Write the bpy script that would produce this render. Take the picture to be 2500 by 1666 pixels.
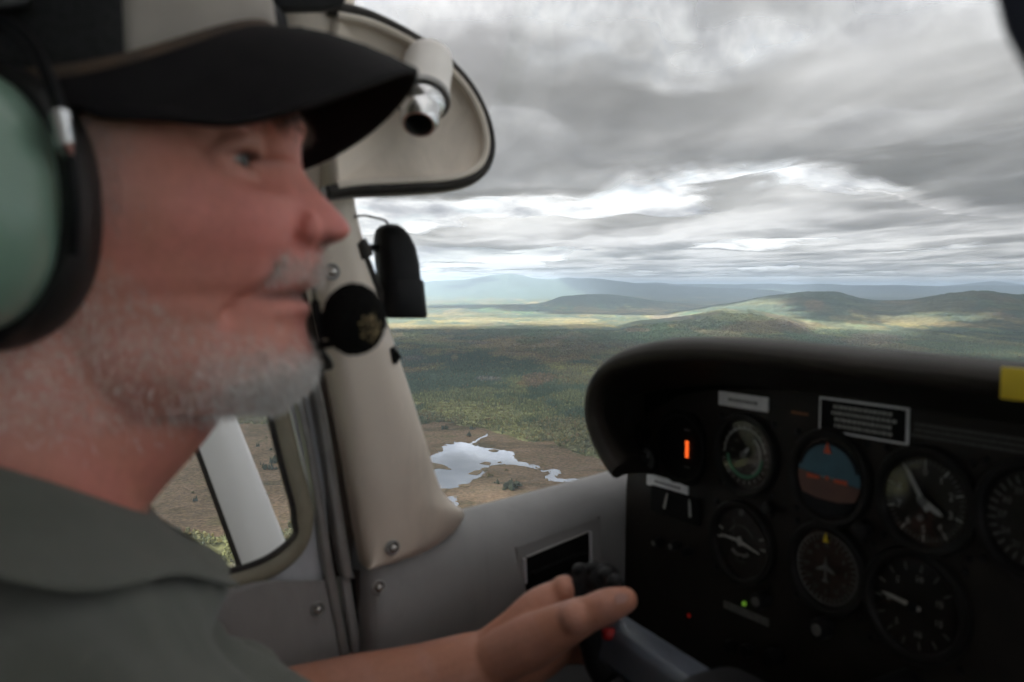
import bpy, bmesh, math, random
import numpy as np
from mathutils import Vector, Matrix, Euler, noise as mnoise

for _o in list(bpy.data.objects):
    bpy.data.objects.remove(_o)
scene = bpy.context.scene
COL = scene.collection
R = math.radians

# ------------------------------------------------------------------ camera
FPX, CX, CY, W0, H0 = 2083.0, 1250.0, 833.0, 2500, 1666
PITCH = math.atan(133.0 / FPX)
cam_d = bpy.data.cameras.new('camera')
cam_d.sensor_width = 36.0
cam_d.lens = 36.0 * FPX / W0
cam_d.clip_start = 0.02
cam_d.clip_end = 250000.0
cam_d.dof.use_dof = True
cam_d.dof.focus_distance = 3000.0
cam_d.dof.aperture_fstop = 9.5
cam = bpy.data.objects.new('camera', cam_d)
COL.objects.link(cam)
cam.location = (0, 0, 0)
cam.rotation_euler = (R(90) - PITCH, 0, 0)
scene.camera = cam

# ------------------------------------------------------------------ sky, sun, exposure
SUN_EL, SUN_AZ = R(42), R(-118)          # azimuth from +Y towards +X
sun_vec = Vector((math.sin(SUN_AZ) * math.cos(SUN_EL), math.cos(SUN_AZ) * math.cos(SUN_EL), math.sin(SUN_EL)))
world = bpy.data.worlds.new('World')
scene.world = world
world.use_nodes = True


class NT:
    """tiny node-tree writer"""
    def __init__(s, tree):
        s.t = tree; s.n = tree.nodes; s.l = tree.links
    def new(s, typ, **kw):
        n = s.n.new(typ)
        for k, v in kw.items():
            setattr(n, k, v)
        return n
    def put(s, sock, v):
        if isinstance(v, bpy.types.NodeSocket):
            s.l.new(v, sock)
        elif v is not None:
            sock.default_value = v
    def math(s, op, a, b=None, c=None, clamp=False):
        n = s.new('ShaderNodeMath', operation=op, use_clamp=clamp)
        s.put(n.inputs[0], a)
        if b is not None: s.put(n.inputs[1], b)
        if c is not None: s.put(n.inputs[2], c)
        return n.outputs[0]
    def vmath(s, op, a, b=None):
        n = s.new('ShaderNodeVectorMath', operation=op)
        s.put(n.inputs[0], a)
        if b is not None:
            s.put(n.inputs[3] if op == 'SCALE' else n.inputs[1], b)
        return n.outputs[1] if op in ('LENGTH', 'DOT_PRODUCT') else n.outputs[0]
    def noise(s, vec, scale, detail=4.0, rough=0.5, dist=0.0, color=False):
        n = s.new('ShaderNodeTexNoise')
        s.put(n.inputs['Vector'], vec); n.inputs['Scale'].default_value = scale
        n.inputs['Detail'].default_value = detail; n.inputs['Roughness'].default_value = rough
        n.inputs['Distortion'].default_value = dist
        return n.outputs[1 if color else 0]
    def ramp(s, fac, stops, interp='LINEAR'):
        n = s.new('ShaderNodeValToRGB'); n.color_ramp.interpolation = interp
        e = n.color_ramp.elements
        while len(e) < len(stops): e.new(0.5)
        for i, (p, c) in enumerate(stops):
            e[i].position = p
            e[i].color = (c, c, c, 1) if isinstance(c, (int, float)) else (*c, 1)
        s.put(n.inputs[0], fac)
        return n.outputs[0]
    def mix(s, fac, a, b, mode='MIX'):
        n = s.new('ShaderNodeMix', data_type='RGBA', blend_type=mode)
        s.put(n.inputs[0], fac)
        for sk, v in ((n.inputs[6], a), (n.inputs[7], b)):
            s.put(sk, (*v, 1) if isinstance(v, tuple) and len(v) == 3 else v)
        return n.outputs[2]
    def mapping(s, vec, scale=(1, 1, 1), loc=(0, 0, 0), rot=(0, 0, 0)):
        n = s.new('ShaderNodeMapping')
        s.put(n.inputs[0], vec); n.inputs[1].default_value = loc
        n.inputs[2].default_value = rot; n.inputs[3].default_value = scale
        return n.outputs[0]
    def smooth(s, v, lo, hi):
        n = s.new('ShaderNodeMapRange', interpolation_type='SMOOTHSTEP')
        s.put(n.inputs[0], v); s.put(n.inputs[1], lo); s.put(n.inputs[2], hi)
        return n.outputs[0]


g = NT(world.node_tree)
for n_ in list(g.n): g.n.remove(n_)
sky = g.new('ShaderNodeTexSky', sky_type='NISHITA')
sky.sun_disc = False
sky.sun_elevation = SUN_EL
sky.sun_rotation = SUN_AZ
sky.altitude = 500; sky.air_density = 1.0; sky.dust_density = 1.5
tc = g.new('ShaderNodeTexCoord')
sep = g.new('ShaderNodeSeparateXYZ'); g.l.new(tc.outputs['Generated'], sep.inputs[0])
# bright broken cumulus far away, on a plane overhead projected to the horizon
def cloud_field(lift):
    """billow density of the far cumulus; banks flatten towards the horizon; lift looks a little higher"""
    z = g.math('MAXIMUM', g.math('ADD', sep.outputs[2], lift), 0.0)
    hor = g.math('SQRT', g.math('ADD', g.math('MULTIPLY', sep.outputs[0], sep.outputs[0]), g.math('MULTIPLY', sep.outputs[1], sep.outputs[1])))
    pr = g.new('ShaderNodeCombineXYZ')
    g.put(pr.inputs[0], g.math('DIVIDE', sep.outputs[0], hor)); g.put(pr.inputs[1], g.math('DIVIDE', sep.outputs[1], hor))
    g.put(pr.inputs[2], g.math('DIVIDE', z, g.math('ADD', z, .10)))
    big = g.noise(g.mapping(pr.outputs[0], (7.0, 7.0, 7.5), (3.7, 5.2, .4)), 1.0, 5.5, .55, .1)
    if lift: return big
    small = g.noise(g.mapping(pr.outputs[0], (22, 22, 22), (7.4, 1.2, 2)), 1.0, 4, .55, .1)
    return g.math('ADD', g.math('MULTIPLY', big, .74), g.math('MULTIPLY', small, .26)), big
(d0, dbig) = cloud_field(0.0); d1 = cloud_field(0.010)
relief = g.math('MULTIPLY', g.math('SUBTRACT', dbig, d1), 1.3)
shade = g.math('ADD', g.math('SUBTRACT', 1.02, d0), relief)
cloud_col = g.ramp(shade, [(0.36, (0.22, 0.225, 0.245)), (0.46, (0.37, 0.375, 0.39)), (0.55, (0.56, 0.565, 0.57)), (0.66, (0.76, 0.76, 0.752))])
low = g.smooth(sep.outputs[2], 0.0, 0.045)
cloud_col = g.mix(g.math('MULTIPLY', g.math('SUBTRACT', 1.0, low), 0.7), cloud_col, (0.60, 0.625, 0.655))
# overcast gain towards the zenith, added to brighten the cabin
zen = g.math('ADD', 1.0, g.math('MULTIPLY', g.math('MAXIMUM', g.math('SUBTRACT', sep.outputs[2], .12), 0.0), 2.4))
cloud_col = g.vmath('SCALE', cloud_col, zen)
cov = g.smooth(d0, 0.36, 0.46)
sky_s = g.mix(1.0, sky.outputs[0], (0.10, 0.10, 0.10), 'MULTIPLY')
cov2 = g.math('MAXIMUM', g.math('MULTIPLY', cov, 0.97), 0.80)
col = g.mix(cov2, sky_s, cloud_col)
bg = g.new('ShaderNodeBackground'); g.put(bg.inputs[0], col); bg.inputs[1].default_value = 0.58
wo = g.new('ShaderNodeOutputWorld'); g.l.new(bg.outputs[0], wo.inputs[0])

sun_l = bpy.data.lights.new('sun', 'SUN')
sun_l.energy = 4.6; sun_l.angle = R(0.6); sun_l.color = (1.0, 0.955, 0.88)
sun = bpy.data.objects.new('sun', sun_l); COL.objects.link(sun)
sun.rotation_euler = (-sun_vec).to_track_quat('-Z', 'Y').to_euler()

vs = scene.view_settings
vs.view_transform = 'Standard'; vs.look = 'None'; vs.gamma = 1.0; vs.use_curve_mapping = False
vs.exposure = 1.82
scene.cycles.use_denoising = True
scene.cycles.use_adaptive_sampling = True; scene.cycles.adaptive_threshold = .03
scene.cycles.max_bounces = 5; scene.cycles.diffuse_bounces = 3; scene.cycles.glossy_bounces = 2
scene.cycles.transmission_bounces = 4; scene.cycles.transparent_max_bounces = 12
scene.cycles.volume_bounces = 1
scene.cycles.sample_clamp_indirect = 6.0
scene.cycles.caustics_reflective = False; scene.cycles.caustics_refractive = False

# ------------------------------------------------------------------ helpers
def ray(px, py):
    """unit-depth direction of a photograph pixel, world axes"""
    u = (px - CX) / FPX; v = (CY - py) / FPX
    c, s = math.cos(PITCH), math.sin(PITCH)
    return Vector((u, c + v * s, v * c - s))

def tag(o, label=None, cat=None, group=None, kind=None):
    if label: o['label'] = label
    if cat: o['category'] = cat
    if group: o['group'] = group
    if kind: o['kind'] = kind
    return o

def link(name, me, mat=None, parent=None):
    o = bpy.data.objects.new(name, me); COL.objects.link(o)
    if mat is not None and me is not None:
        if not me.materials: me.materials.append(mat)
    if parent is not None: o.parent = parent
    return o

def mesh(name, verts, faces, smooth=False):
    me = bpy.data.meshes.new(name)
    me.from_pydata([tuple(v) for v in verts], [], faces)
    me.validate(); me.update()
    if smooth: me.shade_smooth()
    return me

def material(name):
    m = bpy.data.materials.new(name); m.use_nodes = True
    t = NT(m.node_tree)
    b = t.n['Principled BSDF']
    return m, t, b

# numpy value noise -------------------------------------------------
def _hash(ix, iy, seed):
    h = (ix.astype(np.int64) * 374761393 + iy.astype(np.int64) * 668265263 + seed * 974634777) & 0xffffffff
    h = ((h ^ (h >> 13)) * 1274126177) & 0xffffffff
    return ((h ^ (h >> 16)) & 0xffff) / 65535.0
def vnoise(x, y, seed=0):
    x = np.asarray(x, float); y = np.asarray(y, float)
    ix = np.floor(x); iy = np.floor(y); fx = x - ix; fy = y - iy
    fx = fx * fx * (3 - 2 * fx); fy = fy * fy * (3 - 2 * fy)
    a = _hash(ix, iy, seed); b = _hash(ix + 1, iy, seed); c = _hash(ix, iy + 1, seed); d = _hash(ix + 1, iy + 1, seed)
    return (a * (1 - fx) + b * fx) * (1 - fy) + (c * (1 - fx) + d * fx) * fy
def fbm(x, y, octv=5, seed=0, gain=0.5):
    s = 0; a = 1; tot = 0
    for k in range(octv):
        s = s + a * vnoise(x * 2.03 ** k + 17.3 * k, y * 2.03 ** k - 9.1 * k, seed + k); tot += a; a *= gain
    return s / tot
def sstep(x, a, b):
    t = np.clip((x - a) / (b - a), 0, 1); return t * t * (3 - 2 * t)
# ================================================================== LANDSCAPE
GZ = -350.0
def ground_pt(px, py, z=GZ):
    d = ray(px, py); return d * (z / d.z)

def inside(x, y, poly):
    x = np.asarray(x, float); y = np.asarray(y, float)
    r = np.zeros(x.shape, bool); n = len(poly); j = n - 1
    for i in range(n):
        xi, yi = poly[i]; xj, yj = poly[j]
        c = ((yi > y) != (yj > y)) & (x < (xj - xi) * (y - yi) / (yj - yi + 1e-12) + xi)
        r ^= c; j = i
    return r

RIDGES = [   # (silhouette in pixels of the photograph, distance, near width, far width, roughness)
    ([(760, 706), (900, 694), (1010, 691), (1080, 686), (1130, 683), (1200, 673), (1240, 668), (1275, 674), (1300, 680), (1340, 683), (1385, 678), (1420, 681), (1460, 681), (1520, 688), (1570, 694), (1640, 698), (1720, 702), (1850, 706)], 33000, 9000, 5000, 0.16),
    ([(1400, 704), (1520, 694), (1600, 690), (1660, 695), (1720, 694), (1800, 695), (1880, 693), (1920, 696), (2000, 694), (2080, 698), (2200, 697), (2300, 700), (2400, 698), (2600, 699), (2800, 704)], 45000, 9000, 6000, 0.2),
    ([(2100, 706), (2250, 702), (2330, 697), (2420, 690), (2470, 694), (2520, 699), (2600, 697), (2750, 706)], 60000, 6000, 6000, 0.2),
    ([(600, 775), (800, 766), (900, 763), (1000, 766), (1060, 773), (1110, 790)], 10500, 1600, 1000, 0.25),
    ([(1130, 765), (1200, 752), (1260, 748), (1330, 738), (1370, 724), (1430, 718), (1490, 719), (1540, 724), (1590, 733), (1640, 738), (1700, 741), (1780, 748), (1850, 760)], 14500, 1800, 1400, 0.14),
    ([(1160, 757), (1200, 749), (1250, 744), (1290, 748), (1330, 757)], 13000, 800, 800, 0.2),
    ([(1400, 835), (1480, 806), (1560, 785), (1640, 776), (1700, 768), (1760, 755), (1830, 755), (1920, 770), (2000, 790), (2080, 806), (2160, 820)], 7300, 2200, 1300, 0.12),
    ([(1560, 790), (1640, 765), (1740, 745), (1800, 736), (1850, 724), (1900, 718), (1960, 712), (2020, 711), (2060, 715), (2090, 722), (2130, 728), (2200, 729), (2260, 722), (2320, 713), (2370, 708), (2420, 709), (2480, 714), (2540, 718), (2650, 730), (2900, 765)], 10400, 3300, 2000, 0.12),
    ([(2050, 850), (2150, 822), (2260, 806), (2340, 800), (2440, 806), (2520, 800), (2650, 812), (2850, 840)], 7000, 1500, 1200, 0.14),
]
def heights(X, Y):
    X = np.asarray(X, float); Y = np.asarray(Y, float)
    r = np.hypot(X, Y); az = np.arctan2(X, Y)
    front = np.cos(az) > 0.25
    px = np.where(front, 1250 + FPX * np.tan(np.where(front, az, 0)), np.where(X > 0, 99999, -99999))
    h = sstep(r, 2900, 5200) * (fbm(X / 1700, Y / 1700, 5, 3) - 0.40) * 26
    h += sstep(r, 3000, 9000) * (fbm(X / 600, Y / 600, 4, 41) - 0.5) * 12
    h = np.maximum(h, -8)
    for k, (sil, D, wn, wf, rg) in enumerate(RIDGES):
        sx = [p[0] for p in sil]; sy = [p[1] for p in sil]
        py = np.interp(px, sx, sy)
        top = -GZ + D * (700 - py) / FPX / np.cos(az).clip(0.3)
        inpx = sstep(px, sx[0] - 160, sx[0] + 10) * (1 - sstep(px, sx[-1] - 10, sx[-1] + 160))
        dd = r - D * (1 + 0.05 * (fbm(az * 9, az * 0 + k, 3, 70 + k) - 0.5))
        n = fbm(X / (wn * 0.55), Y / (wn * 0.55), 5, 90 + k) - 0.5
        t = np.where(dd < 0, -dd / wn, dd / wf)
        prof = np.exp(-(t * (1 + rg * 2.2 * n)) ** 2 * 1.9)
        jag = 1 + 0.13 * (fbm(az * 55 + 3, r / 1500, 5, 15 + k, .6) - 0.5)
        h = np.maximum(h, 0) * (1 - 0.0) if False else h
        hr = np.maximum(top, 0) * prof * inpx * jag * (1 + rg * n * np.clip(t, 0, 1) * 2)
        h = np.maximum(h, hr) + 0.15 * np.minimum(np.maximum(h, 0), hr)
    return h

# the open bog with its pond (pixel outlines laid onto the ground)
TAU_ = 2 * math.pi
def gp(pts): return [tuple(ground_pt(*p)[:2]) for p in pts]
def zp(pts): return [(850 + .5102 * a, 450 + .5102 * b) for a, b in pts]
BOG = gp([(-900, 1100), (200, 1046), (560, 1036), (640, 1034), (760, 1030), (960, 1040), (1010, 1036), (1075, 1034), (1120, 1042), (1165, 1045), (1205, 1052), (1225, 1066), (1260, 1075),
          (1275, 1078), (1310, 1083), (1345, 1080), (1352, 1094), (1380, 1106), (1430, 1112), (1475, 1118), (1600, 1124), (1800, 1160), (2100, 1230), (2400, 1420), (2400, 1900), (1300, 2400), (600, 2400), (-900, 1700)])
WOODS = [gp([(330, 1330), (480, 1300), (560, 1318), (600, 1345), (660, 1330), (700, 1280), (730, 1290), (790, 1330), (800, 1420), (700, 1560), (400, 1620), (300, 1450)])]
def bog_mask(X, Y):
    r = np.hypot(X, Y)
    jx = X + 60 * (fbm(X / 90, Y / 160, 4, 5) - 0.5); jy = Y + 170 * (fbm(X / 90, Y / 160, 4, 8) - 0.5)
    m = inside(jx, jy, BOG)
    for w in WOODS: m &= ~inside(jx, jy, w)
    return m

DARK, GREEN, LIME = np.array((.056, .082, .060)), np.array((.098, .130, .074)), np.array((.185, .192, .084))
OLIVE, RUST, MAUVE = np.array((.135, .130, .072)), np.array((.185, .112, .078)), np.array((.140, .118, .108))
GOLD, FIELD, HAY = np.array((.185, .145, .062)), np.array((.080, .128, .070)), np.array((.215, .180, .095))
def lerp(a, b, t): return a * (1 - t[..., None]) + b * t[..., None]
def land_colour(X, Y, hgt):
    """tree cover of the country: dark spruce, green and turning hardwoods, clearings"""
    sh = X.shape + (3,)
    n1 = fbm(X / 1150, Y / 2000, 5, 21, .55); n2 = fbm(X / 420, Y / 800, 5, 32, .58); n3 = fbm(X / 240, Y / 520, 5, 47, .6)
    n4 = fbm(X / 700, Y / 1500, 4, 58)
    c = np.broadcast_to(GREEN, sh).copy()
    c = lerp(c, DARK, sstep(n1, .48, .56) * .85)
    c = lerp(c, OLIVE, sstep(n2, .50, .60) * .8)
    c = lerp(c, LIME, sstep(n3, .52, .62) * .75)
    c = lerp(c, RUST, sstep(n4, .58, .68) * sstep(n3, .46, .60) * .5)
    c = lerp(c, MAUVE, sstep(fbm(X / 520, Y / 1300, 4, 64), .62, .70) * .55)
    r = np.hypot(X, Y)
    far = sstep(r, 4300, 6500)
    n5 = fbm(X / 900, Y / 2600, 4, 77)
    c = lerp(c, GOLD, far * sstep(n5, .50, .60) * .55)
    n6 = fbm(X / 480, Y / 1500, 3, 85)
    c = lerp(c, FIELD, far * sstep(n6, .58, .62) * .9)
    c = lerp(c, HAY, far * sstep(fbm(X / 420, Y / 1700, 3, 95), .63, .66) * .9)
    c = lerp(c, DARK * 1.1, sstep(hgt, 150, 300) * .5)
    hill = sstep(r, 5600, 7200) * sstep(hgt, 50, 150)
    c = lerp(c, lerp(np.broadcast_to(DARK * 1.05, sh), np.broadcast_to(GREEN * .8, sh), sstep(n2, .42, .56)), hill * .85)
    c = lerp(c, RUST * .75, hill * sstep(fbm(X / 360, Y / 620, 4, 191, .55), .54, .62) * .55)
    c = lerp(c, DARK, sstep(r, 5200, 7000) * sstep(fbm(X / 210, Y / 760, 4, 171, .58), .47, .56) * .8)
    c = lerp(c, OLIVE * .8, sstep(r, 6000, 8000) * sstep(fbm(X / 330, Y / 1200, 4, 181, .55), .48, .58) * .7)
    far2 = sstep(r, 8600, 11000)
    c = lerp(c, DARK * .95, far2 * sstep(hgt, 25, 110) * .93)
    c = lerp(c, DARK * 1.15, far2 * sstep(fbm(X / 1500, Y / 3800, 5, 133, .6), .44, .52) * .85)
    return c
PATCHES = [   # clearings and odd stands one can point at: (x, y, radius x, radius y, colour)
    (1245, 808, 95, 17, FIELD * .80), (1330, 815, 55, 13, FIELD * .78), (1290, 836, 40, 8, FIELD * .9),
    (1420, 850, 60, 20, np.array((.15, .13, .09))), (1195, 927, 42, 6, np.array((.20, .18, .19))), (1170, 838, 30, 4, np.array((.17, .16, .15))),
    (1050, 860, 30, 10, GOLD), (1000, 850, 40, 9, GOLD * .9), (1180, 783, 110, 8, HAY), (1350, 790, 90, 8, HAY * .9), (1080, 800, 110, 9, GOLD * 1.1), (1400, 782, 80, 6, HAY), (960, 798, 60, 8, HAY * .9),
    (1310, 925, 45, 14, RUST), (1290, 940, 40, 10, RUST * .9), (1500, 760, 70, 5, GOLD), (1640, 775, 60, 8, MAUVE), (1560, 808, 40, 5, RUST * 1.1),
    (1830, 780, 80, 10, LIME * .9), (1990, 745, 25, 16, np.array((.16, .11, .07))), (2060, 775, 35, 6, HAY * .7), (2200, 740, 60, 6, GOLD * .8), (1880, 800, 130, 18, RUST * .6), (2130, 830, 90, 14, MAUVE),
    (2440, 757, 60, 4, HAY * .8), (2080, 790, 20, 5, HAY), (1700, 835, 80, 12, MAUVE * .9), (1110, 876, 12, 9, HAY)]
def patch_colour(c, X, Y, Z):
    d = np.sqrt(X * X + Y * Y); cp, sp = math.cos(PITCH), math.sin(PITCH)
    dep = Y * cp - Z * sp; up = Y * sp + Z * cp; ok = dep > 100
    px = CX + FPX * X / np.where(ok, dep, 1); py = CY - FPX * up / np.where(ok, dep, 1)
    wob = 0.9 * (fbm(X / 130, Y / 330, 4, 131) - .5)
    for (x, y, rx, ry, cc) in PATCHES:
        q = np.hypot((px - x) / rx, (py - y) / ry) + wob
        c = lerp(c, cc, (1 - sstep(q, .75, 1.0)) * ok * .5)
    return c

# ---- terrain sheet: rings round the point below the aircraft
az = np.concatenate([np.arange(-180, -46, 2.0), np.arange(-46, -30, .5), np.arange(-30, 36, .085), np.arange(36, 50, .5), np.arange(50, 180, 2.0)])
rr = [60., 200.]
while rr[-1] < 1000: rr.append(rr[-1] * 1.05)
while rr[-1] < 6500: rr.append(rr[-1] * 1.0062)
while rr[-1] < 150000: rr.append(rr[-1] * 1.013)
rr = np.array(rr)
AZ, RR = np.meshgrid(np.radians(az), rr)
TX = RR * np.sin(AZ); TY = RR * np.cos(AZ)
TH = heights(TX, TY)
TB = bog_mask(TX, TY) & (RR < 5200)
canopy = sstep(RR, 4200, 6000) * (fbm(TX / 26, TY / 26, 2, 201) - .2) * 13 * (1 - sstep(RR, 9000, 30000) * .5)
TZ = GZ + np.where(TB, 0, TH + canopy)
TC = patch_colour(land_colour(TX, TY, TH), TX, TY, GZ + TH)
na, nr = len(az), len(rr)
V = np.stack([TX, TY, TZ], -1).reshape(-1, 3)
i = np.arange(nr - 1)[:, None] * na; j = np.arange(na)[None, :]; j2 = (j + 1) % na
F = np.stack([i + j, i + j2, i + na + j2, i + na + j], -1).reshape(-1, 4)
me = bpy.data.meshes.new('ground')
me.vertices.add(len(V)); me.vertices.foreach_set('co', V.ravel())
me.loops.add(F.size); me.loops.foreach_set('vertex_index', F.ravel().astype(np.int32))
me.polygons.add(len(F)); me.polygons.foreach_set('loop_start', np.arange(0, F.size, 4, dtype=np.int32))
me.update(calc_edges=True); me.shade_smooth()
a = me.color_attributes.new('cover', 'FLOAT_COLOR', 'POINT')
a.data.foreach_set('color', np.concatenate([TC.reshape(-1, 3), TB.reshape(-1, 1).astype(float)], 1).ravel())

m_ground, t, b = material('ground_cover')
at = t.new('ShaderNodeAttribute', attribute_name='cover')
geo = t.new('ShaderNodeNewGeometry'); P = geo.outputs['Position']
nA = t.noise(P, 1 / 34, 4, .62); nB = t.noise(P, 1 / 210, 2, .55); nC = t.noise(P, 1 / 9, 2, .6)
wood = t.mix(1.0, at.outputs['Color'], t.ramp(nA, [(.28, .45), (.5, .95), (.72, 1.75)]), 'MULTIPLY')
wood = t.mix(1.0, wood, t.ramp(nB, [(.3, .72), (.7, 1.3)]), 'MULTIPLY')
bn1 = t.noise(P, 1 / 120, 4, .62, .6); bn2 = t.noise(t.mapping(P, (1 / 60, 1 / 22, 1)), 1.0, 4, .65); bn3 = t.noise(P, 1 / 7, 3, .7)
bog = t.ramp(bn1, [(.30, (.055, .052, .030)), (.42, (.098, .076, .048)), (.54, (.142, .104, .070)), (.64, (.105, .088, .050)), (.74, (.058, .066, .032))])
bog = t.mix(t.smooth(bn2, .52, .68), bog, (.165, .118, .080))
bog = t.mix(1.0, bog, t.ramp(bn3, [(.3, .45), (.5, 1.0), (.7, 1.55)]), 'MULTIPLY')
edge = t.smooth(t.math('ADD', at.outputs['Alpha'], t.math('MULTIPLY', t.math('SUBTRACT', nC, .5), .5)), .4, .6)
t.put(b.inputs['Base Color'], t.mix(edge, wood, bog))
b.inputs['Roughness'].default_value = 1.0; b.inputs['Specular IOR Level'].default_value = .1
bp = t.new('ShaderNodeBump'); bp.inputs['Distance'].default_value = 6.0; bp.inputs['Strength'].default_value = .8
t.put(bp.inputs['Height'], t.math('ADD', nA, t.math('MULTIPLY', nC, .35))); t.put(b.inputs['Normal'], bp.outputs[0])
ground = link('ground', me, m_ground)
tag(ground, 'rolling wooded country with brown bog and blue mountains to the horizon', None, None, 'structure')

# ---- water
m_water, t, b = material('still_water')
b.inputs['Base Color'].default_value = (.30, .34, .38, 1); b.inputs['Metallic'].default_value = .75
b.inputs['Roughness'].default_value = .035
geo = t.new('ShaderNodeNewGeometry')
bp = t.new('ShaderNodeBump'); bp.inputs['Distance'].default_value = .4; bp.inputs['Strength'].default_value = .05
t.put(bp.inputs['Height'], t.noise(geo.outputs['Position'], 1 / 14, 4, .6)); t.put(b.inputs['Normal'], bp.outputs[0])
t.put(b.inputs['Base Color'], t.ramp(t.noise(geo.outputs['Position'], 1 / 70, 4, .6), [(.3, (.44, .50, .60)), (.7, (.58, .64, .74))]))

def rough_outline(pts, step=5.0, amp=5.0, seed=0):
    out = []; n = len(pts)
    for k in range(n):
        p = np.array(pts[k]); q = np.array(pts[(k + 1) % n]); L = np.linalg.norm(q - p); m = max(1, int(L / step))
        for e in range(m):
            s = p + (q - p) * e / m
            nx = vnoise(s[0] / 14, s[1] / 14, seed) + .6 * vnoise(s[0] / 6, s[1] / 6, seed + 3) - .8
            ny = vnoise(s[0] / 14, s[1] / 14, seed + 9) + .6 * vnoise(s[0] / 6, s[1] / 6, seed + 5) - .8
            out.append((s[0] + amp * nx, s[1] + amp * 2.2 * ny))
    return out
def sheet(name, outline, z, mat, thick=.6):
    bm = bmesh.new()
    vs_ = [bm.verts.new((x, y, z)) for x, y in outline]
    f = bm.faces.new(vs_)
    bmesh.ops.triangulate(bm, faces=[f], ngon_method='EAR_CLIP')
    bmesh.ops.recalc_face_normals(bm, faces=bm.faces)
    for f in bm.faces:
        if f.normal.z < 0: f.normal_flip()
    ext = bmesh.ops.extrude_face_region(bm, geom=list(bm.faces))
    low = [v for v in ext['geom'] if isinstance(v, bmesh.types.BMVert)]
    bmesh.ops.translate(bm, verts=low, vec=(0, 0, -thick))
    bmesh.ops.recalc_face_normals(bm, faces=bm.faces)
    me_ = bpy.data.meshes.new(name); bm.to_mesh(me_); bm.free()
    return link(name, me_, mat)
POND = zp([(672, 1187), (664, 1207), (636, 1220), (612, 1238), (615, 1252), (650, 1262), (700, 1268), (760, 1275), (795, 1283), (800, 1300), (812, 1325), (870, 1338), (915, 1350), (945, 1368), (985, 1362), (1015, 1370),
           (1018, 1385), (990, 1400), (1000, 1408), (1060, 1411), (1140, 1411), (1240, 1412), (1400, 1414), (1400, 1431), (1240, 1430), (1120, 1429), (1040, 1428), (980, 1424), (940, 1412), (936, 1396), (968, 1386), (955, 1376),
           (928, 1376), (900, 1363), (850, 1352), (800, 1345), (740, 1341), (690, 1347), (660, 1362), (655, 1380), (630, 1402), (600, 1417), (570, 1440), (520, 1450), (470, 1462), (440, 1466), (380, 1490), (280, 1490),
           (240, 1400), (290, 1330), (380, 1312), (400, 1297), (430, 1287), (438, 1264), (462, 1250), (470, 1236), (500, 1232), (540, 1235), (580, 1241), (606, 1228), (630, 1213), (656, 1203), (662, 1188)])
pond = sheet('pond', rough_outline(gp(POND), 3, 3.6, 3), GZ + .35, m_water)
tag(pond, 'pale blue pond with ragged shores and a winding outlet', None, None, 'structure')
POOL = zp([(470, 1500), (512, 1490), (518, 1508), (528, 1522), (524, 1545), (500, 1552), (488, 1535), (496, 1518)])
pool = sheet('small_pool', rough_outline(gp(POOL), 4, 3.5, 5), GZ + .35, m_water)
tag(pool, 'small ragged pool of water nearest the window sill', None, None, 'structure')
m_isle, t, b = material('sedge_island')
geo = t.new('ShaderNodeNewGeometry')
t.put(b.inputs['Base Color'], t.ramp(t.noise(geo.outputs['Position'], 1 / 9, 5, .6), [(.3, (.05, .05, .025)), (.55, (.125, .09, .05)), (.75, (.17, .125, .07))]))
b.inputs['Roughness'].default_value = 1
for q, nm in (([(340, 1330), (395, 1333), (440, 1340), (466, 1352), (496, 1368), (470, 1367), (440, 1361), (400, 1366), (340, 1362)], 'long brown sedge spit reaching into the pond from the left'),
              ([(570, 1388), (600, 1374), (640, 1370), (636, 1384), (610, 1394)], 'small brown sedge island before the far bank of the pond'),
              ([(632, 1338), (655, 1331), (684, 1334), (680, 1343), (650, 1343)], 'tiny dark sedge island in the middle of the pond'),
              ([(715, 1331), (730, 1329), (735, 1334), (720, 1336)], 'tiniest sedge tuft in the pond'),
              ([(790, 1300), (815, 1297), (828, 1318), (806, 1318)], 'round dark sedge tuft at the pond narrows'),
              ([(905, 1362), (935, 1358), (942, 1368), (918, 1370)], 'sedge tuft at the mouth of the outlet')):
    isl = sheet('marsh_island', rough_outline(gp(zp(q)), 3, 3, 7), GZ + .9, m_isle, 1.2)
    tag(isl, nm, None, None, 'structure')

for k, (x, y, w_, h_) in enumerate(((486, 1238, 26, 8), (437, 1270, 20, 12), (610, 1246, 14, 7), (700, 1276, 22, 5), (655, 1366, 16, 9), (560, 1444, 30, 7), (440, 1466, 40, 8))):
    q = [(x + w_ * math.cos(e * TAU_ / 9) * (.7 + .3 * ((e * 7) % 3)), y + h_ * math.sin(e * TAU_ / 9)) for e in range(9)]
    isl = sheet('marsh_island', rough_outline(gp(zp(q)), 3, 3, 20 + k), GZ + 1.1 + .1 * (k % 3), m_isle, 1.4)
    tag(isl, 'dark sedge tuft on the ragged pond shore', None, None, 'structure')

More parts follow.
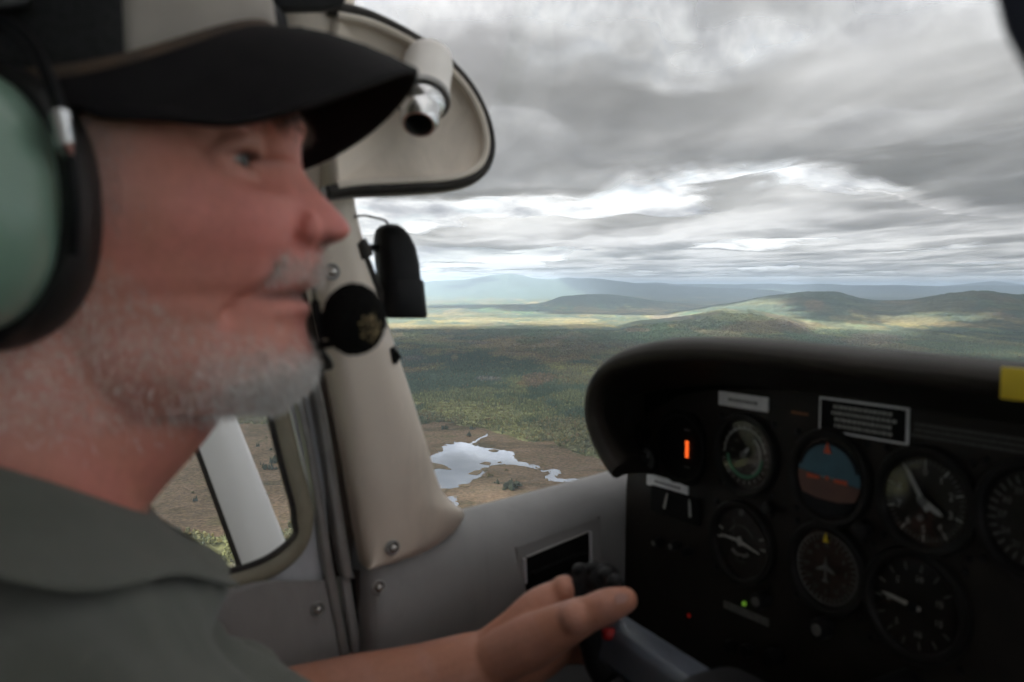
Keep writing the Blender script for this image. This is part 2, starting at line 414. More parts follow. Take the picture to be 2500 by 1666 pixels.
# sedge growing along the shores: too many and too small to count
def shore_sedge(outlines, n_each, seed):
    rq = random.Random(seed); v, f = [], []
    for ol in outlines:
        for k in range(n_each):
            x, y = ol[rq.randrange(len(ol))]; x += rq.gauss(0, 2.5); y += rq.gauss(0, 5.0); r_ = rq.uniform(.5, 1.6) * (2.2 if rq.random() < .12 else 1); h_ = r_ * rq.uniform(.25, .6); k0 = len(v)
            for e in range(6): v.append((x + r_ * rq.uniform(.7, 1.4) * math.cos(e * 1.047), y + r_ * rq.uniform(.9, 2.4) * math.sin(e * 1.047), GZ + .2))
            v.append((x, y, GZ + .5 + h_)); f += [(k0 + e, k0 + (e + 1) % 6, k0 + 6) for e in range(6)]
    o_ = link('shore_sedge', mesh('shore_sedge', v, f), m_isle)
    tag(o_, 'dark sedge fringing the pond and its outlet', None, None, 'stuff')
shore_sedge([rough_outline(gp(POND), 3, 3.6, 3)], 650, 17); shore_sedge([rough_outline(gp(POOL), 3, 3.5, 5)], 50, 18)

# ---- trees
def leaf_mat(name, conifer):
    m, t, b = material(name)
    at = t.new('ShaderNodeAttribute', attribute_name='tint', attribute_type='INSTANCER')
    oi = t.new('ShaderNodeObjectInfo'); geo = t.new('ShaderNodeNewGeometry')
    nz = t.noise(geo.outputs['Position'], .9, 3, .7)
    c = t.mix(1.0, at.outputs['Color'], t.ramp(nz, [(.3, .65), (.7, 1.45)]), 'MULTIPLY')
    t.put(b.inputs['Base Color'], c); b.inputs['Roughness'].default_value = .9; b.inputs['Specular IOR Level'].default_value = .15
    return m
m_leaf = leaf_mat('canopy_leaves', False)
rng = random.Random(4)
def spruce_mesh(k, tiers=6, h=13.0, w=2.6):
    vs_, fs = [], []
    for q in range(tiers):
        z0 = h * (.10 + .80 * q / tiers); z1 = z0 + h * .30 * (1 - .45 * q / tiers)
        rad = w * (1 - .86 * q / tiers) * rng.uniform(.82, 1.15); n = 7; base = len(vs_); a0 = rng.random() * 6
        for e in range(n):
            rr_ = rad * (rng.uniform(.65, 1.25))
            vs_.append((rr_ * math.cos(a0 + e * 6.283 / n), rr_ * math.sin(a0 + e * 6.283 / n), z0 + rng.uniform(-.5, .5)))
        vs_.append((rng.uniform(-.2, .2), rng.uniform(-.2, .2), min(z1, h)))
        for e in range(n): fs.append((base + e, base + (e + 1) % n, base + n))
    return mesh('spruce%d' % k, vs_, fs)
def round_mesh(k, h=10.5, w=3.6, n=11):
    bm = bmesh.new()
    for q in range(n):
        a_ = rng.random() * 6.28; r_ = w * .62 * math.sqrt(rng.random()); z_ = h * (.38 + .5 * rng.random() * (1 - .5 * r_ / w))
        s_ = w * rng.uniform(.30, .5)
        mt = Matrix.Translation((r_ * math.cos(a_), r_ * math.sin(a_), z_)) @ Matrix.Diagonal((s_, s_, s_ * rng.uniform(.8, 1.2), 1))
        g_ = bmesh.ops.create_icosphere(bm, subdivisions=1, radius=1, matrix=mt)
        for v in g_['verts']: v.co += Vector((rng.uniform(-1, 1), rng.uniform(-1, 1), rng.uniform(-1, 1))) * s_ * .28
    me_ = bpy.data.meshes.new('hardwood%d' % k); bm.to_mesh(me_); bm.free(); return me_
protos = [spruce_mesh(0), spruce_mesh(1, 7, 15, 2.3), spruce_mesh(2, 5, 10, 2.4), round_mesh(3), round_mesh(4, 9, 4.2, 12), round_mesh(5, 12, 3.2, 10)]
pcol = bpy.data.collections.new('tree_shapes')
for k, pm in enumerate(protos):
    pm.materials.append(m_leaf)
    po = bpy.data.objects.new('tree_shape_%d' % k, pm); pcol.objects.link(po)

rs = np.random.RandomState(11)
def scatter(r0, r1, a0, a1, spacing):
    n = int((r1 * r1 - r0 * r0) * .5 * math.radians(a1 - a0) / spacing ** 2)
    r_ = np.sqrt(rs.uniform(r0 * r0, r1 * r1, n)); a_ = np.radians(rs.uniform(a0, a1, n))
    return r_ * np.sin(a_), r_ * np.cos(a_)
def make_forest(name, X, Y, smin, smax, thin_bog):
    hb = bog_mask(X, Y)
    dens = fbm(X / 60, Y / 90, 4, 303)
    open_ = dens < .36
    keep = ~hb & ~(open_ & (rs.rand(len(X)) < .6))
    hill = heights(X, Y)
    c = land_colour(X, Y, hill); c = patch_colour(c, X, Y, GZ + hill)
    bright = c.max(-1)
    keep &= ~((bright > .17) & (rs.rand(len(X)) < .8))
    X, Y, hill, c = X[keep], Y[keep], hill[keep], c[keep]
    dk = (c[:, 1] > c[:, 0] * 1.05)
    con = rs.rand(len(X)) < np.where(dk, .78, .22)
    c = c * rs.uniform(.7, 1.9, (len(X), 1))
    c[con] = c[con] * .55 + DARK * .60 * rs.uniform(.7, 1.3, (con.sum(), 1))
    tw = (~con) & (rs.rand(len(X)) < .20)
    c[tw] = c[tw] * .4 + GOLD * .6
    rd = (~con) & (rs.rand(len(X)) < .03)
    c[rd] = c[rd] * .4 + RUST * .65
    idx = np.where(con, rs.randint(0, 3, len(X)), rs.randint(3, 6, len(X)))
    sc = rs.uniform(smin, smax, len(X))
    me_ = bpy.data.meshes.new(name)
    me_.vertices.add(len(X)); me_.vertices.foreach_set('co', np.stack([X, Y, GZ + hill - .4], -1).ravel())
    a_ = me_.attributes.new('tint', 'FLOAT_COLOR', 'POINT'); a_.data.foreach_set('color', np.concatenate([c, np.ones((len(X), 1))], 1).ravel())
    a_ = me_.attributes.new('kind_index', 'INT', 'POINT'); a_.data.foreach_set('value', idx.astype(np.int32))
    a_ = me_.attributes.new('size', 'FLOAT', 'POINT'); a_.data.foreach_set('value', sc)
    a_ = me_.attributes.new('spin', 'FLOAT', 'POINT'); a_.data.foreach_set('value', rs.uniform(0, 6.28, len(X)))
    o = link(name, me_)
    ng = bpy.data.node_groups.new(name, 'GeometryNodeTree')
    ng.interface.new_socket('Geometry', in_out='INPUT', socket_type='NodeSocketGeometry')
    ng.interface.new_socket('Geometry', in_out='OUTPUT', socket_type='NodeSocketGeometry')
    gi = ng.nodes.new('NodeGroupInput'); go = ng.nodes.new('NodeGroupOutput')
    ci = ng.nodes.new('GeometryNodeCollectionInfo'); ci.inputs['Collection'].default_value = pcol
    ci.inputs['Separate Children'].default_value = True; ci.inputs['Reset Children'].default_value = True
    ip = ng.nodes.new('GeometryNodeInstanceOnPoints'); ip.inputs['Pick Instance'].default_value = True
    def nat(nm, dt):
        n_ = ng.nodes.new('GeometryNodeInputNamedAttribute'); n_.data_type = dt; n_.inputs[0].default_value = nm
        return [s for s in n_.outputs if s.enabled and s.name == 'Attribute'][0]
    ng.links.new(gi.outputs[0], ip.inputs['Points']); ng.links.new(ci.outputs[0], ip.inputs['Instance'])
    ng.links.new(nat('kind_index', 'INT'), ip.inputs['Instance Index'])
    ng.links.new(nat('size', 'FLOAT'), ip.inputs['Scale'])
    cx = ng.nodes.new('ShaderNodeCombineXYZ'); ng.links.new(nat('spin', 'FLOAT'), cx.inputs[2])
    ng.links.new(cx.outputs[0], ip.inputs['Rotation'])
    ng.links.new(ip.outputs[0], go.inputs[0])
    md = o.modifiers.new('scatter', 'NODES'); md.node_group = ng
    return o
x1, y1 = scatter(1000, 3000, -29, 24, 6.3)
x2, y2 = scatter(3000, 4600, -26, 33, 8.6)
x3, y3 = scatter(4600, 6800, -24, 34, 13.0)
f1 = make_forest('forest', np.concatenate([x1, x2]), np.concatenate([y1, y2]), .62, 1.12, 1)
tag(f1, 'dense mixed spruce and turning hardwood forest around the bog', None, None, 'stuff')
f2 = make_forest('distant_forest', x3, y3, .75, 1.15, 0)
tag(f2, 'far wooded slopes in autumn green, rust and gold', None, None, 'stuff')

# lone clumps standing on the bog, each a thing of its own
def clump(o, wid, hei, n, seed, con, mat):
    rq = random.Random(seed)
    for q in range(n):
        x_ = rq.gauss(0, .30) * wid if n > 1 else 0; y_ = rq.gauss(0, .36) * wid if n > 1 else 0
        e_ = max(.3, 1 - (abs(x_) / wid) * 1.1) * rq.uniform(.55, 1.0) * hei
        k_ = rq.randint(0, 2) if rq.random() < con else rq.randint(3, 5); src = shapes[(k_, mat.name)] if (k_, mat.name) in shapes else None
        if src is None:
            src = protos[k_].copy(); src.materials.clear(); src.materials.append(mat); shapes[(k_, mat.name)] = src
        s_ = e_ / max(v.co.z for v in src.vertices)
        c_ = link('spruce' if k_ < 3 else 'shrub', src, None, o)
        c_.location = (x_, y_, -.3); c_.rotation_euler = (0, 0, rq.random() * 6.28); c_.scale = (s_ * 1.3, s_ * 1.3, s_)
shapes = {}
def plain_leaf(name, c0, c1):
    m, t, b = material(name); geo = t.new('ShaderNodeNewGeometry')
    t.put(b.inputs['Base Color'], t.ramp(t.noise(geo.outputs['Position'], .35, 4, .7), [(.3, c0), (.7, c1)]))
    b.inputs['Roughness'].default_value = .9; return m
m_cl = [plain_leaf('bog_spruce', (.018, .03, .02), (.05, .062, .035)), plain_leaf('bog_shrub', (.05, .048, .022), (.12, .11, .045))]
CL = [(1087, 1043, 30, 9, 16, 'dark round spruce clump left of the creek at the forest edge'), (1146, 1062, 12, 9, 5, 'single small dark spruce beside the creek mouth'), (1150, 1045, 34, 6, 14, 'low dark row of spruces right of the round clump'),
      (1253, 1188, 58, 12, 34, 'broad dark spruce clump on the bog south of the pond'), (1215, 1178, 26, 6, 10, 'low scrubby clump left of the broad spruce clump'),
      (1195, 1160, 44, 4, 14, 'olive shrub strip on the near pond shore'), (672, 1125, 44, 11, 26, 'large dark clump beside the door window post'), (655, 1142, 60, 9, 24, 'lower dark clump in front of the large one by the window post'),
      (663, 1098, 10, 7, 4, 'small dark tree above the large clump in the door window'), (628, 1087, 14, 6, 5, 'small bush high in the door window right of the strut'), (650, 1067, 30, 4, 9, 'thin dark shrub row near the far bog edge'),
      (640, 1132, 12, 8, 4, 'dark sapling left of the large clump in the door window'), (478, 1220, 16, 8, 6, 'small bush left of the wing strut'), (472, 1202, 12, 4, 4, 'tiny shrub behind the bush left of the strut'),
      (655, 1208, 18, 4, 5, 'thin low shrub right of the strut, mid window'), (436, 1122, 40, 8, 16, 'bush patch beside the chin left of the strut'), (1235, 1146, 20, 3, 6, 'low tuft on the pond shore above the olive strip')]
for k, (x, y, wpx, hm, n, lab) in enumerate(CL):
    p = ground_pt(x, y + 4); wid = wpx * p.length / FPX * .75
    o = bpy.data.objects.new('bog_tree_clump' if n > 4 else 'bog_trees', None); COL.objects.link(o); o.location = p
    clump(o, wid, hm * 1.75, max(2, int(n * .8)), 50 + k, .8 if hm > 5 else .1, m_cl[0 if hm > 5 else 1])
    tag(o, lab, 'tree clump', 'lone trees and clumps on the open bog')

# ---- cloud deck: a broken sheet of stratocumulus over the aircraft, its far rim a few miles ahead
DZ = 760.0
daz = np.concatenate([np.arange(-180, -44, 3.0), np.arange(-44, -30, 1.0), np.arange(-30, 40, .22), np.arange(40, 52, 1.0), np.arange(52, 180, 3.0)])
dr_ = [400.]
while dr_[-1] < 1400: dr_.append(dr_[-1] * 1.06)
while dr_[-1] < 14000: dr_.append(dr_[-1] * 1.0085)
while dr_[-1] < 70000: dr_.append(dr_[-1] * 1.014)
dr_ = np.array([0.1] + dr_)
DA, DR = np.meshgrid(np.radians(daz), dr_)
GX = DR * np.sin(DA); GY = DR * np.cos(DA)
dpx = 1250 + FPX * np.tan(np.clip(DA, -1.2, 1.2))
def bil(x, y, o, s): return 1 - np.abs(2 * fbm(x, y, o, s, .52) - 1) * 1.6
lump = .70 * fbm(GX / 1000, GY / 2100, 3, 404, .42) + .30 * fbm(GX / 400, GY / 900, 3, 409, .42) + .05
GH = DZ + 130 * (fbm(GX / 2300, GY / 3300, 3, 404) - .5) - 190 * (lump - .55)
rim = np.interp(dpx, [-2000, 600, 800, 1000, 1250, 1420, 1540, 1680, 1850, 2000, 2130, 2260, 2500, 2900, 6000], [6500, 6900, 7000, 7300, 7500, 7200, 6300, 5900, 6000, 6500, 7000, 8800, 9600, 9200, 7000])
# deck cut short right and behind: open sky added to light the cabin
adeg = np.degrees(DA)
rim = np.where(adeg > 55, np.interp(adeg, [55, 62, 85, 150, 180], [7000, 6500, 1700, 1700, 3000]), rim)
rim = np.where(adeg < -150, np.interp(adeg, [-180, -150], [3000, 6500]), rim)
wob = fbm(GX / 900, GY / 2600, 5, 420, .55) - .5; wob2 = fbm(GX / 300, GY / 900, 5, 428, .6) - .5
d_rim = rim + wob * 2400 + wob2 * 900 - DR
near = sstep(d_rim, -400, 800)
thin_n = fbm(GX / 800, GY / 1100, 4, 433)
veil = np.clip(.58 + .30 * sstep(thin_n, .40, .60) + .34 * sstep(DR, 2600, 4800), 0, .985)
veil = np.where(GY < 0, np.minimum(veil, .90), veil)
near = near * veil
def gblob(x, y, rx, ry): return 1 - sstep(np.hypot((GX - x) / rx, (GY - y) / ry), .45, 1.15)
bk = fbm(GX / 2100, GY / 3600, 6, 451, .55)
bk = bk + .20 * gblob(200, 13900, 3800, 2300) - .25 * gblob(-900, 8500, 4600, 1500) - .10 * gblob(2600, 6300, 800, 900)
bk = bk + .25 * sstep(GX, 600, 2500) * sstep(GY, 7000, 8500)
bk = bk + .12 * gblob(2700, 9100, 2400, 2000) + .18 * gblob(2050, 7200, 2300, 1200)
broken = sstep(bk, .545, .66) * .95
alpha = np.maximum(near, broken)
th = fbm(GX / 1400, GY / 3300, 5, 466, .46); th2 = bil(GX / 620, GY / 1500, 4, 471)
dens = .66 * th + .20 * fbm(GX / 400, GY / 1000, 4, 480, .45) + .08 * th2
ahead = sstep(np.cos(DA), .2, .7)  # rim thickened only ahead; left thin behind for more cabin light
dens = dens + .15 * sstep(DR, 2300, 5200) * (near > .01) * ahead - .05 + .05 * ahead + .22 * (lump - .55)
lit = np.interp(dens, [.30, .42, .52, .62, .74], [.170, .128, .088, .063, .048])
lit = lit * (1 - near / np.maximum(alpha, .01)) * 1.35 + lit * near / np.maximum(alpha, .01)
sin_e = DZ / np.sqrt(DR ** 2 + DZ ** 2)
lit = lit * (1 + 1.6 * np.clip(sin_e - .31, 0, 1))  # overhead sheet brightened out of view to light the cabin
edge_glow = sstep(d_rim, 900, -100) * (DR > 3000)
lit = np.clip(lit * (1 + .9 * edge_glow * (near > .001)), 0, .85)
GV = np.stack([GX, GY, GH], -1).reshape(-1, 3); nx_, ny_ = len(daz), len(dr_)
i = np.arange(ny_ - 1)[:, None] * nx_; j = np.arange(nx_)[None, :]; j2 = (j + 1) % nx_
GF = np.stack([i + j, i + j2, i + nx_ + j2, i + nx_ + j], -1).reshape(-1, 4)
dme = bpy.data.meshes.new('cloud_deck')
dme.vertices.add(len(GV)); dme.vertices.foreach_set('co', GV.ravel())
dme.loops.add(GF.size); dme.loops.foreach_set('vertex_index', GF.ravel().astype(np.int32))
dme.polygons.add(len(GF)); dme.polygons.foreach_set('loop_start', np.arange(0, GF.size, 4, dtype=np.int32))
dme.update(calc_edges=True); dme.shade_smooth()
a_ = dme.color_attributes.new('vapour', 'FLOAT_COLOR', 'POINT')      # how much light the sheet lets through, how much of the sky it covers
a_.data.foreach_set('color', np.stack([lit * .99, lit, lit * 1.035, alpha], -1).reshape(-1).astype(np.float32))
m_deck = bpy.data.materials.new('cloud'); m_deck.use_nodes = True
t = NT(m_deck.node_tree)
for n_ in list(t.n): t.n.remove(n_)
va_ = t.new('ShaderNodeAttribute', attribute_name='vapour')
tr = t.new('ShaderNodeBsdfTranslucent'); t.put(tr.inputs[0], va_.outputs['Color'])
df = t.new('ShaderNodeBsdfDiffuse'); df.inputs[0].default_value = (.55, .56, .58, 1)
ad = t.new('ShaderNodeMixShader'); ad.inputs[0].default_value = .18
t.l.new(tr.outputs[0], ad.inputs[1]); t.l.new(df.outputs[0], ad.inputs[2])
tp = t.new('ShaderNodeBsdfTransparent')
mx = t.new('ShaderNodeMixShader'); t.put(mx.inputs[0], va_.outputs['Alpha']); t.l.new(tp.outputs[0], mx.inputs[1]); t.l.new(ad.outputs[0], mx.inputs[2])
ou = t.new('ShaderNodeOutputMaterial'); t.l.new(mx.outputs[0], ou.inputs[0])
deck = link('sky', dme, m_deck)
tag(deck, 'heavy grey cloud deck with a bright broken rim above the hills', None, None, 'structure')

# ---- the air between: haze
m_haze = bpy.data.materials.new('haze_air'); m_haze.use_nodes = True
t = NT(m_haze.node_tree)
for n_ in list(t.n): t.n.remove(n_)
pv = t.new('ShaderNodeVolumePrincipled')
pv.inputs['Color'].default_value = (.66, .80, 1.0, 1); pv.inputs['Density'].default_value = 0.000035; pv.inputs['Anisotropy'].default_value = .2
ou = t.new('ShaderNodeOutputMaterial'); t.l.new(pv.outputs[0], ou.inputs['Volume'])
bm = bmesh.new(); bmesh.ops.create_cube(bm, size=1)
for v in bm.verts: v.co = Vector((v.co.x * 310000, v.co.y * 310000, (GZ - 12) if v.co.z < 0 else 430.0))
hme = bpy.data.meshes.new('haze'); bm.to_mesh(hme); bm.free()
haze = link('haze', hme, m_haze)
tag(haze, 'thin blue haze filling the air over the country', None, None, 'stuff')
# ================================================================== AIRPLANE CABIN
# cabin axes: L = to the pilot's right, F = towards the nose, U = up; the lens is the origin
YAW = R(58.4)
CR = Matrix.Rotation(-YAW, 3, 'Z'); CRI = CR.inverted()
def local_ray(px, py): return CRI @ ray(px, py)
def on_lat(px, py, L):
    d = local_ray(px, py); return d * (L / d.x)
def on_fwd(px, py, F):
    d = local_ray(px, py); return d * (F / d.y)

def thing(name, label, cat, org, group=None):
    o = bpy.data.objects.new(name, None); COL.objects.link(o)
    o.location = CR @ Vector(org); o.rotation_euler = (0, 0, -YAW); o['org'] = list(org)
    return tag(o, label, cat, group)
ORG = {}
def rthing(name, label, cat, org):
    o = thing(name, label, cat, org); del o['org']; ORG[o.name] = Vector(org); return o
def part(name, verts, faces, mat, parent, smooth=True, bevel=0, sub=0, angle=40):
    top = parent
    while top.parent is not None: top = top.parent
    og = ORG[top.name]
    me_ = bpy.data.meshes.new(name)
    me_.from_pydata([tuple(Vector(v) - og) for v in verts], [], faces); me_.validate()
    bm = bmesh.new(); bm.from_mesh(me_)
    bmesh.ops.recalc_face_normals(bm, faces=bm.faces)
    if bevel:
        eds = [e for e in bm.edges if len(e.link_faces) == 2 and e.calc_face_angle() > R(35)]
        bmesh.ops.bevel(bm, geom=eds, offset=bevel, segments=2, affect='EDGES', profile=.6, clamp_overlap=True)
    bm.to_mesh(me_); bm.free()
    if smooth:
        me_.shade_smooth()
        try: me_.set_sharp_from_angle(angle=R(angle))
        except Exception: pass
    o = link(name, me_, mat, parent)
    if sub:
        md = o.modifiers.new('round', 'SUBSURF'); md.levels = sub; md.render_levels = sub
    return o
def box_vf(c0, c1):
    (x0, y0, z0), (x1, y1, z1) = c0, c1
    v = [(x, y, z) for z in (z0, z1) for y in (y0, y1) for x in (x0, x1)]
    return v, [(0, 1, 3, 2), (4, 6, 7, 5), (0, 4, 5, 1), (2, 3, 7, 6), (0, 2, 6, 4), (1, 5, 7, 3)]
def box(name, c0, c1, mat, parent, bevel=.003):
    return part(name, *box_vf(c0, c1), mat, parent, True, bevel)
def grid_faces(nr_, nc, wrap=False):
    return [(i_ * nc + j_, i_ * nc + (j_ + 1) % nc, (i_ + 1) * nc + (j_ + 1) % nc, (i_ + 1) * nc + j_) for i_ in range(nr_ - 1) for j_ in range(nc if wrap else nc - 1)]
def prism(name, pts, depth, mat, parent, bevel=.002, smooth=True):
    """closed polygon of 3-D points pushed along a depth vector"""
    n = len(pts); dv = Vector(depth)
    v = [Vector(p) for p in pts] + [Vector(p) + dv for p in pts]
    f = [tuple(range(n)), tuple(range(2 * n - 1, n - 1, -1))] + [(k, k + n, (k + 1) % n + n, (k + 1) % n) for k in range(n)]
    return part(name, v, f, mat, parent, smooth, bevel)
def tube_vf(path, rad, n=12, flat=None, caps=True):
    """round (or flattened along vector flat by factor) tube through a path"""
    path = [Vector(p) for p in path]; rad = rad if isinstance(rad, (list, tuple)) else [rad] * len(path)
    v, f = [], []; up = None
    for k, p in enumerate(path):
        tg = (path[min(k + 1, len(path) - 1)] - path[max(k - 1, 0)]).normalized()
        if up is None:
            up = Vector(flat[0]) if flat else (Vector((0, 0, 1)) if abs(tg.z) < .9 else Vector((1, 0, 0)))
        if flat: up = Vector(flat[0])
        s = tg.cross(up).normalized(); u2 = s.cross(tg).normalized()
        if not flat: up = u2
        fk = flat[1] if flat else 1.0
        for e in range(n):
            a_ = 2 * math.pi * e / n
            v.append(p + s * math.cos(a_) * rad[k] + u2 * math.sin(a_) * rad[k] * fk)
    f = grid_faces(len(path), n, True)
    if caps:
        f.append(tuple(range(n - 1, -1, -1))); b0 = (len(path) - 1) * n; f.append(tuple(range(b0, b0 + n)))
    return v, f
def tube(name, path, rad, mat, parent, n=12, flat=None): return part(name, *tube_vf(path, rad, n, flat), mat, parent, True)
def curve(pts, m=6):
    """Catmull-Rom through points"""
    P_ = [Vector(p) for p in pts]; out = []
    for k in range(len(P_) - 1):
        a_, b_, c_, d_ = P_[max(k - 1, 0)], P_[k], P_[k + 1], P_[min(k + 2, len(P_) - 1)]
        for e in range(m):
            s = e / m
            out.append(.5 * ((2 * b_) + (c_ - a_) * s + (2 * a_ - 5 * b_ + 4 * c_ - d_) * s * s + (3 * b_ - a_ - 3 * c_ + d_) * s ** 3))
    out.append(P_[-1]); return out
def lathe_vf(p0, axis, prof, n=32):
    """profile [(radius, along axis)] turned round an axis"""
    ax = Vector(axis).normalized(); s = ax.orthogonal().normalized(); u2 = ax.cross(s)
    v = [Vector(p0) + ax * h + (s * math.cos(2 * math.pi * e / n) + u2 * math.sin(2 * math.pi * e / n)) * r_ for r_, h in prof for e in range(n)]
    return v, grid_faces(len(prof), n, True)
def lathe(name, p0, axis, prof, mat, parent, n=32): return part(name, *lathe_vf(p0, axis, prof, n), mat, parent, True, angle=50)

# ---- materials
def simple(name, c0, c1=None, rough=.5, scale=60, metal=0, bump=0, bscale=400, spec=.5, coat=0, dirt=0.):
    m, t, b = material(name)
    tc = t.new('ShaderNodeTexCoord'); O = tc.outputs['Object']
    c1 = c1 or tuple(x * .85 for x in c0)
    nz = t.noise(O, scale, 5, .6)
    bc = t.mix(t.smooth(nz, .3, .7), c0, c1)
    if dirt:      # handling marks and grime with a shape of their own
        gm = t.math('MULTIPLY', t.smooth(t.noise(t.mapping(O, (9, 9, 5)), 1.0, 8, .72, .6), .50, .72), dirt)
        bc = t.mix(gm, bc, tuple(x * .45 for x in c0))
        sc_ = t.math('MULTIPLY', t.smooth(t.noise(t.mapping(O, (160, 160, 22), (1, 2, 3)), 1.0, 3, .6), .66, .72), dirt * .7)
        bc = t.mix(sc_, bc, tuple(min(1, x * 1.25) for x in c0))
    t.put(b.inputs['Base Color'], bc)
    t.put(b.inputs['Roughness'], t.math('ADD', rough - .05, t.math('MULTIPLY', t.noise(O, scale * .6, 4, .6), .12)))
    b.inputs['Metallic'].default_value = metal; b.inputs['Specular IOR Level'].default_value = spec
    b.inputs['Coat Weight'].default_value = coat
    if bump:
        bp = t.new('ShaderNodeBump'); bp.inputs['Distance'].default_value = .0006; bp.inputs['Strength'].default_value = bump
        t.put(bp.inputs['Height'], t.noise(O, bscale, 3, .6)); t.put(b.inputs['Normal'], bp.outputs[0])
    return m
M = dict(
    beige=simple('beige_trim', (.79, .69, .59), (.74, .645, .55), .48, 14, bump=.25, bscale=900, dirt=.32),
    shell=simple('shell_trim', (.13, .12, .11), (.11, .10, .095), .6, 14),
    header=simple('header_trim', (.36, .32, .27), (.32, .28, .235), .6, 14, bump=.25, bscale=900, dirt=.32),
    molding=simple('beige_molding', (.72, .64, .55), (.62, .54, .46), .4, 20, dirt=.32),
    grey=simple('grey_vinyl', (.30, .295, .295), (.26, .255, .255), .50, 10, bump=.35, bscale=700, dirt=.32),
    doorgrey=simple('door_vinyl', (.34, .325, .32), (.29, .28, .275), .52, 10, bump=.35, bscale=700, dirt=.32),
    palegrey=simple('pale_paint', (.56, .56, .59), (.52, .52, .55), .4, 20, dirt=.32),
    strip=simple('metal_strip', (.36, .35, .34), (.28, .27, .26), .4, 40, .3, dirt=.32),
    olive=simple('window_rubber', (.30, .27, .20), (.24, .22, .16), .55, 30),
    seal=simple('dark_seal', (.035, .032, .030), (.055, .05, .045), .6, 60, spec=.16),
    gap=simple('door_gap', (.05, .035, .028), (.03, .022, .02), .8, 40),
    white=simple('white_paint', (.78, .78, .79), (.74, .74, .75), .28, 8, coat=.3),
    black=simple('black_plastic', (.009, .009, .010), (.013, .013, .014), .5, 60, bump=.3, bscale=900, spec=.16),
    blackmatte=simple('black_void', (.005, .005, .005), (.008, .008, .008), .85, 60, spec=.16),
    hood=simple('glareshield_vinyl', (.032, .027, .023), (.024, .021, .018), .5, 24, bump=.5, bscale=800, spec=.14),
    panel=simple('panel_paint', (.024, .021, .018), (.017, .015, .013), .62, 30, bump=.3, bscale=700, spec=.16),
    bezel=simple('gauge_bezel', (.011, .0105, .010), (.015, .014, .0135), .45, 60, spec=.16),
    screw=simple('screw_steel', (.62, .60, .57), (.48, .46, .44), .30, 200, .9),
    chrome=simple('vent_alloy', (.72, .72, .72), (.62, .62, .62), .22, 80, .92),
    housing=simple('vent_housing', (.74, .70, .66), (.68, .64, .60), .45, 30),
    yoke=simple('yoke_bar', (.075, .085, .105), (.06, .07, .09), .42, 40),
    label=simple('label_paper', (.78, .78, .78), (.68, .68, .69), .6, 120),
    ink=simple('label_ink', (.10, .10, .10), (.16, .16, .16), .7, 300),
    mark=simple('dial_white', (.36, .36, .34), (.27, .27, .255), .6, 200),
    dim=simple('dial_grey', (.14, .14, .133), (.09, .09, .087), .6, 200),
    dial=simple('dial_black', (.009, .0095, .011), (.012, .012, .014), .6, 80, spec=.16),
    dialgrey=simple('dial_stone', (.21, .185, .165), (.14, .13, .115), .6, 90),
    green=simple('dial_green', (.06, .24, .13), (.05, .19, .11), .6, 90),
    sky_blue=simple('horizon_blue', (.05, .14, .19), (.04, .11, .15), .6, 60),
    earth=simple('horizon_brown', (.15, .066, .046), (.11, .05, .038), .6, 60),
    orange=simple('orange_mark', (.65, .10, .03), (.55, .08, .03), .6, 90),
    yellow=simple('yellow_placard', (.70, .52, .02), (.62, .46, .02), .5, 60),
    red=simple('red_button', (.50, .02, .02), (.42, .02, .02), .4, 60),
    visor=simple('navy_visor', (.020, .022, .040), (.03, .032, .05), .5, 30),
    seat=simple('seat_cloth', (.10, .10, .11), (.07, .07, .08), .9, 60, bump=.5),
    carpet=simple('carpet', (.05, .05, .055), (.03, .03, .035), .95, 80, bump=.6),
)
def lamp_mat(name, c, e):
    m, t, b = material(name); b.inputs['Base Color'].default_value = (*[x * .3 for x in c], 1)
    b.inputs['Emission Color'].default_value = (*c, 1); b.inputs['Emission Strength'].default_value = e; return m
M['led_orange'] = lamp_mat('led_orange', (1.0, .13, .02), .42)
M['led_green'] = lamp_mat('led_green', (.25, .55, .05), .07)
M['led_red'] = lamp_mat('led_red', (.6, .02, .01), .02)
def glass_mat(name, gloss, tint):
    m = bpy.data.materials.new(name); m.use_nodes = True; t = NT(m.node_tree)
    for n_ in list(t.n): t.n.remove(n_)
    tr_ = t.new('ShaderNodeBsdfTransparent'); tr_.inputs[0].default_value = (*tint, 1)
    gl_ = t.new('ShaderNodeBsdfGlossy'); gl_.inputs['Roughness'].default_value = .03; gl_.inputs[0].default_value = (1, 1, 1, 1)
    lw = t.new('ShaderNodeLayerWeight'); lw.inputs[0].default_value = .25
    fac = t.math('ADD', gloss, t.math('MULTIPLY', lw.outputs[1], .08))
    mx_ = t.new('ShaderNodeMixShader'); t.put(mx_.inputs[0], fac)
    t.l.new(tr_.outputs[0], mx_.inputs[1]); t.l.new(gl_.outputs[0], mx_.inputs[2])
    ou_ = t.new('ShaderNodeOutputMaterial'); t.l.new(mx_.outputs[0], ou_.inputs[0]); return m
M['glass'] = glass_mat('acrylic', .012, (.985, .99, .99))
M['dialglass'] = glass_mat('dial_glass', .015, (.97, .97, .97))

plane = rthing('airplane', 'light high-wing airplane cabin with beige trim, grey side panels and white strut', 'airplane', (-.17, 0, -.95))
AP = plane

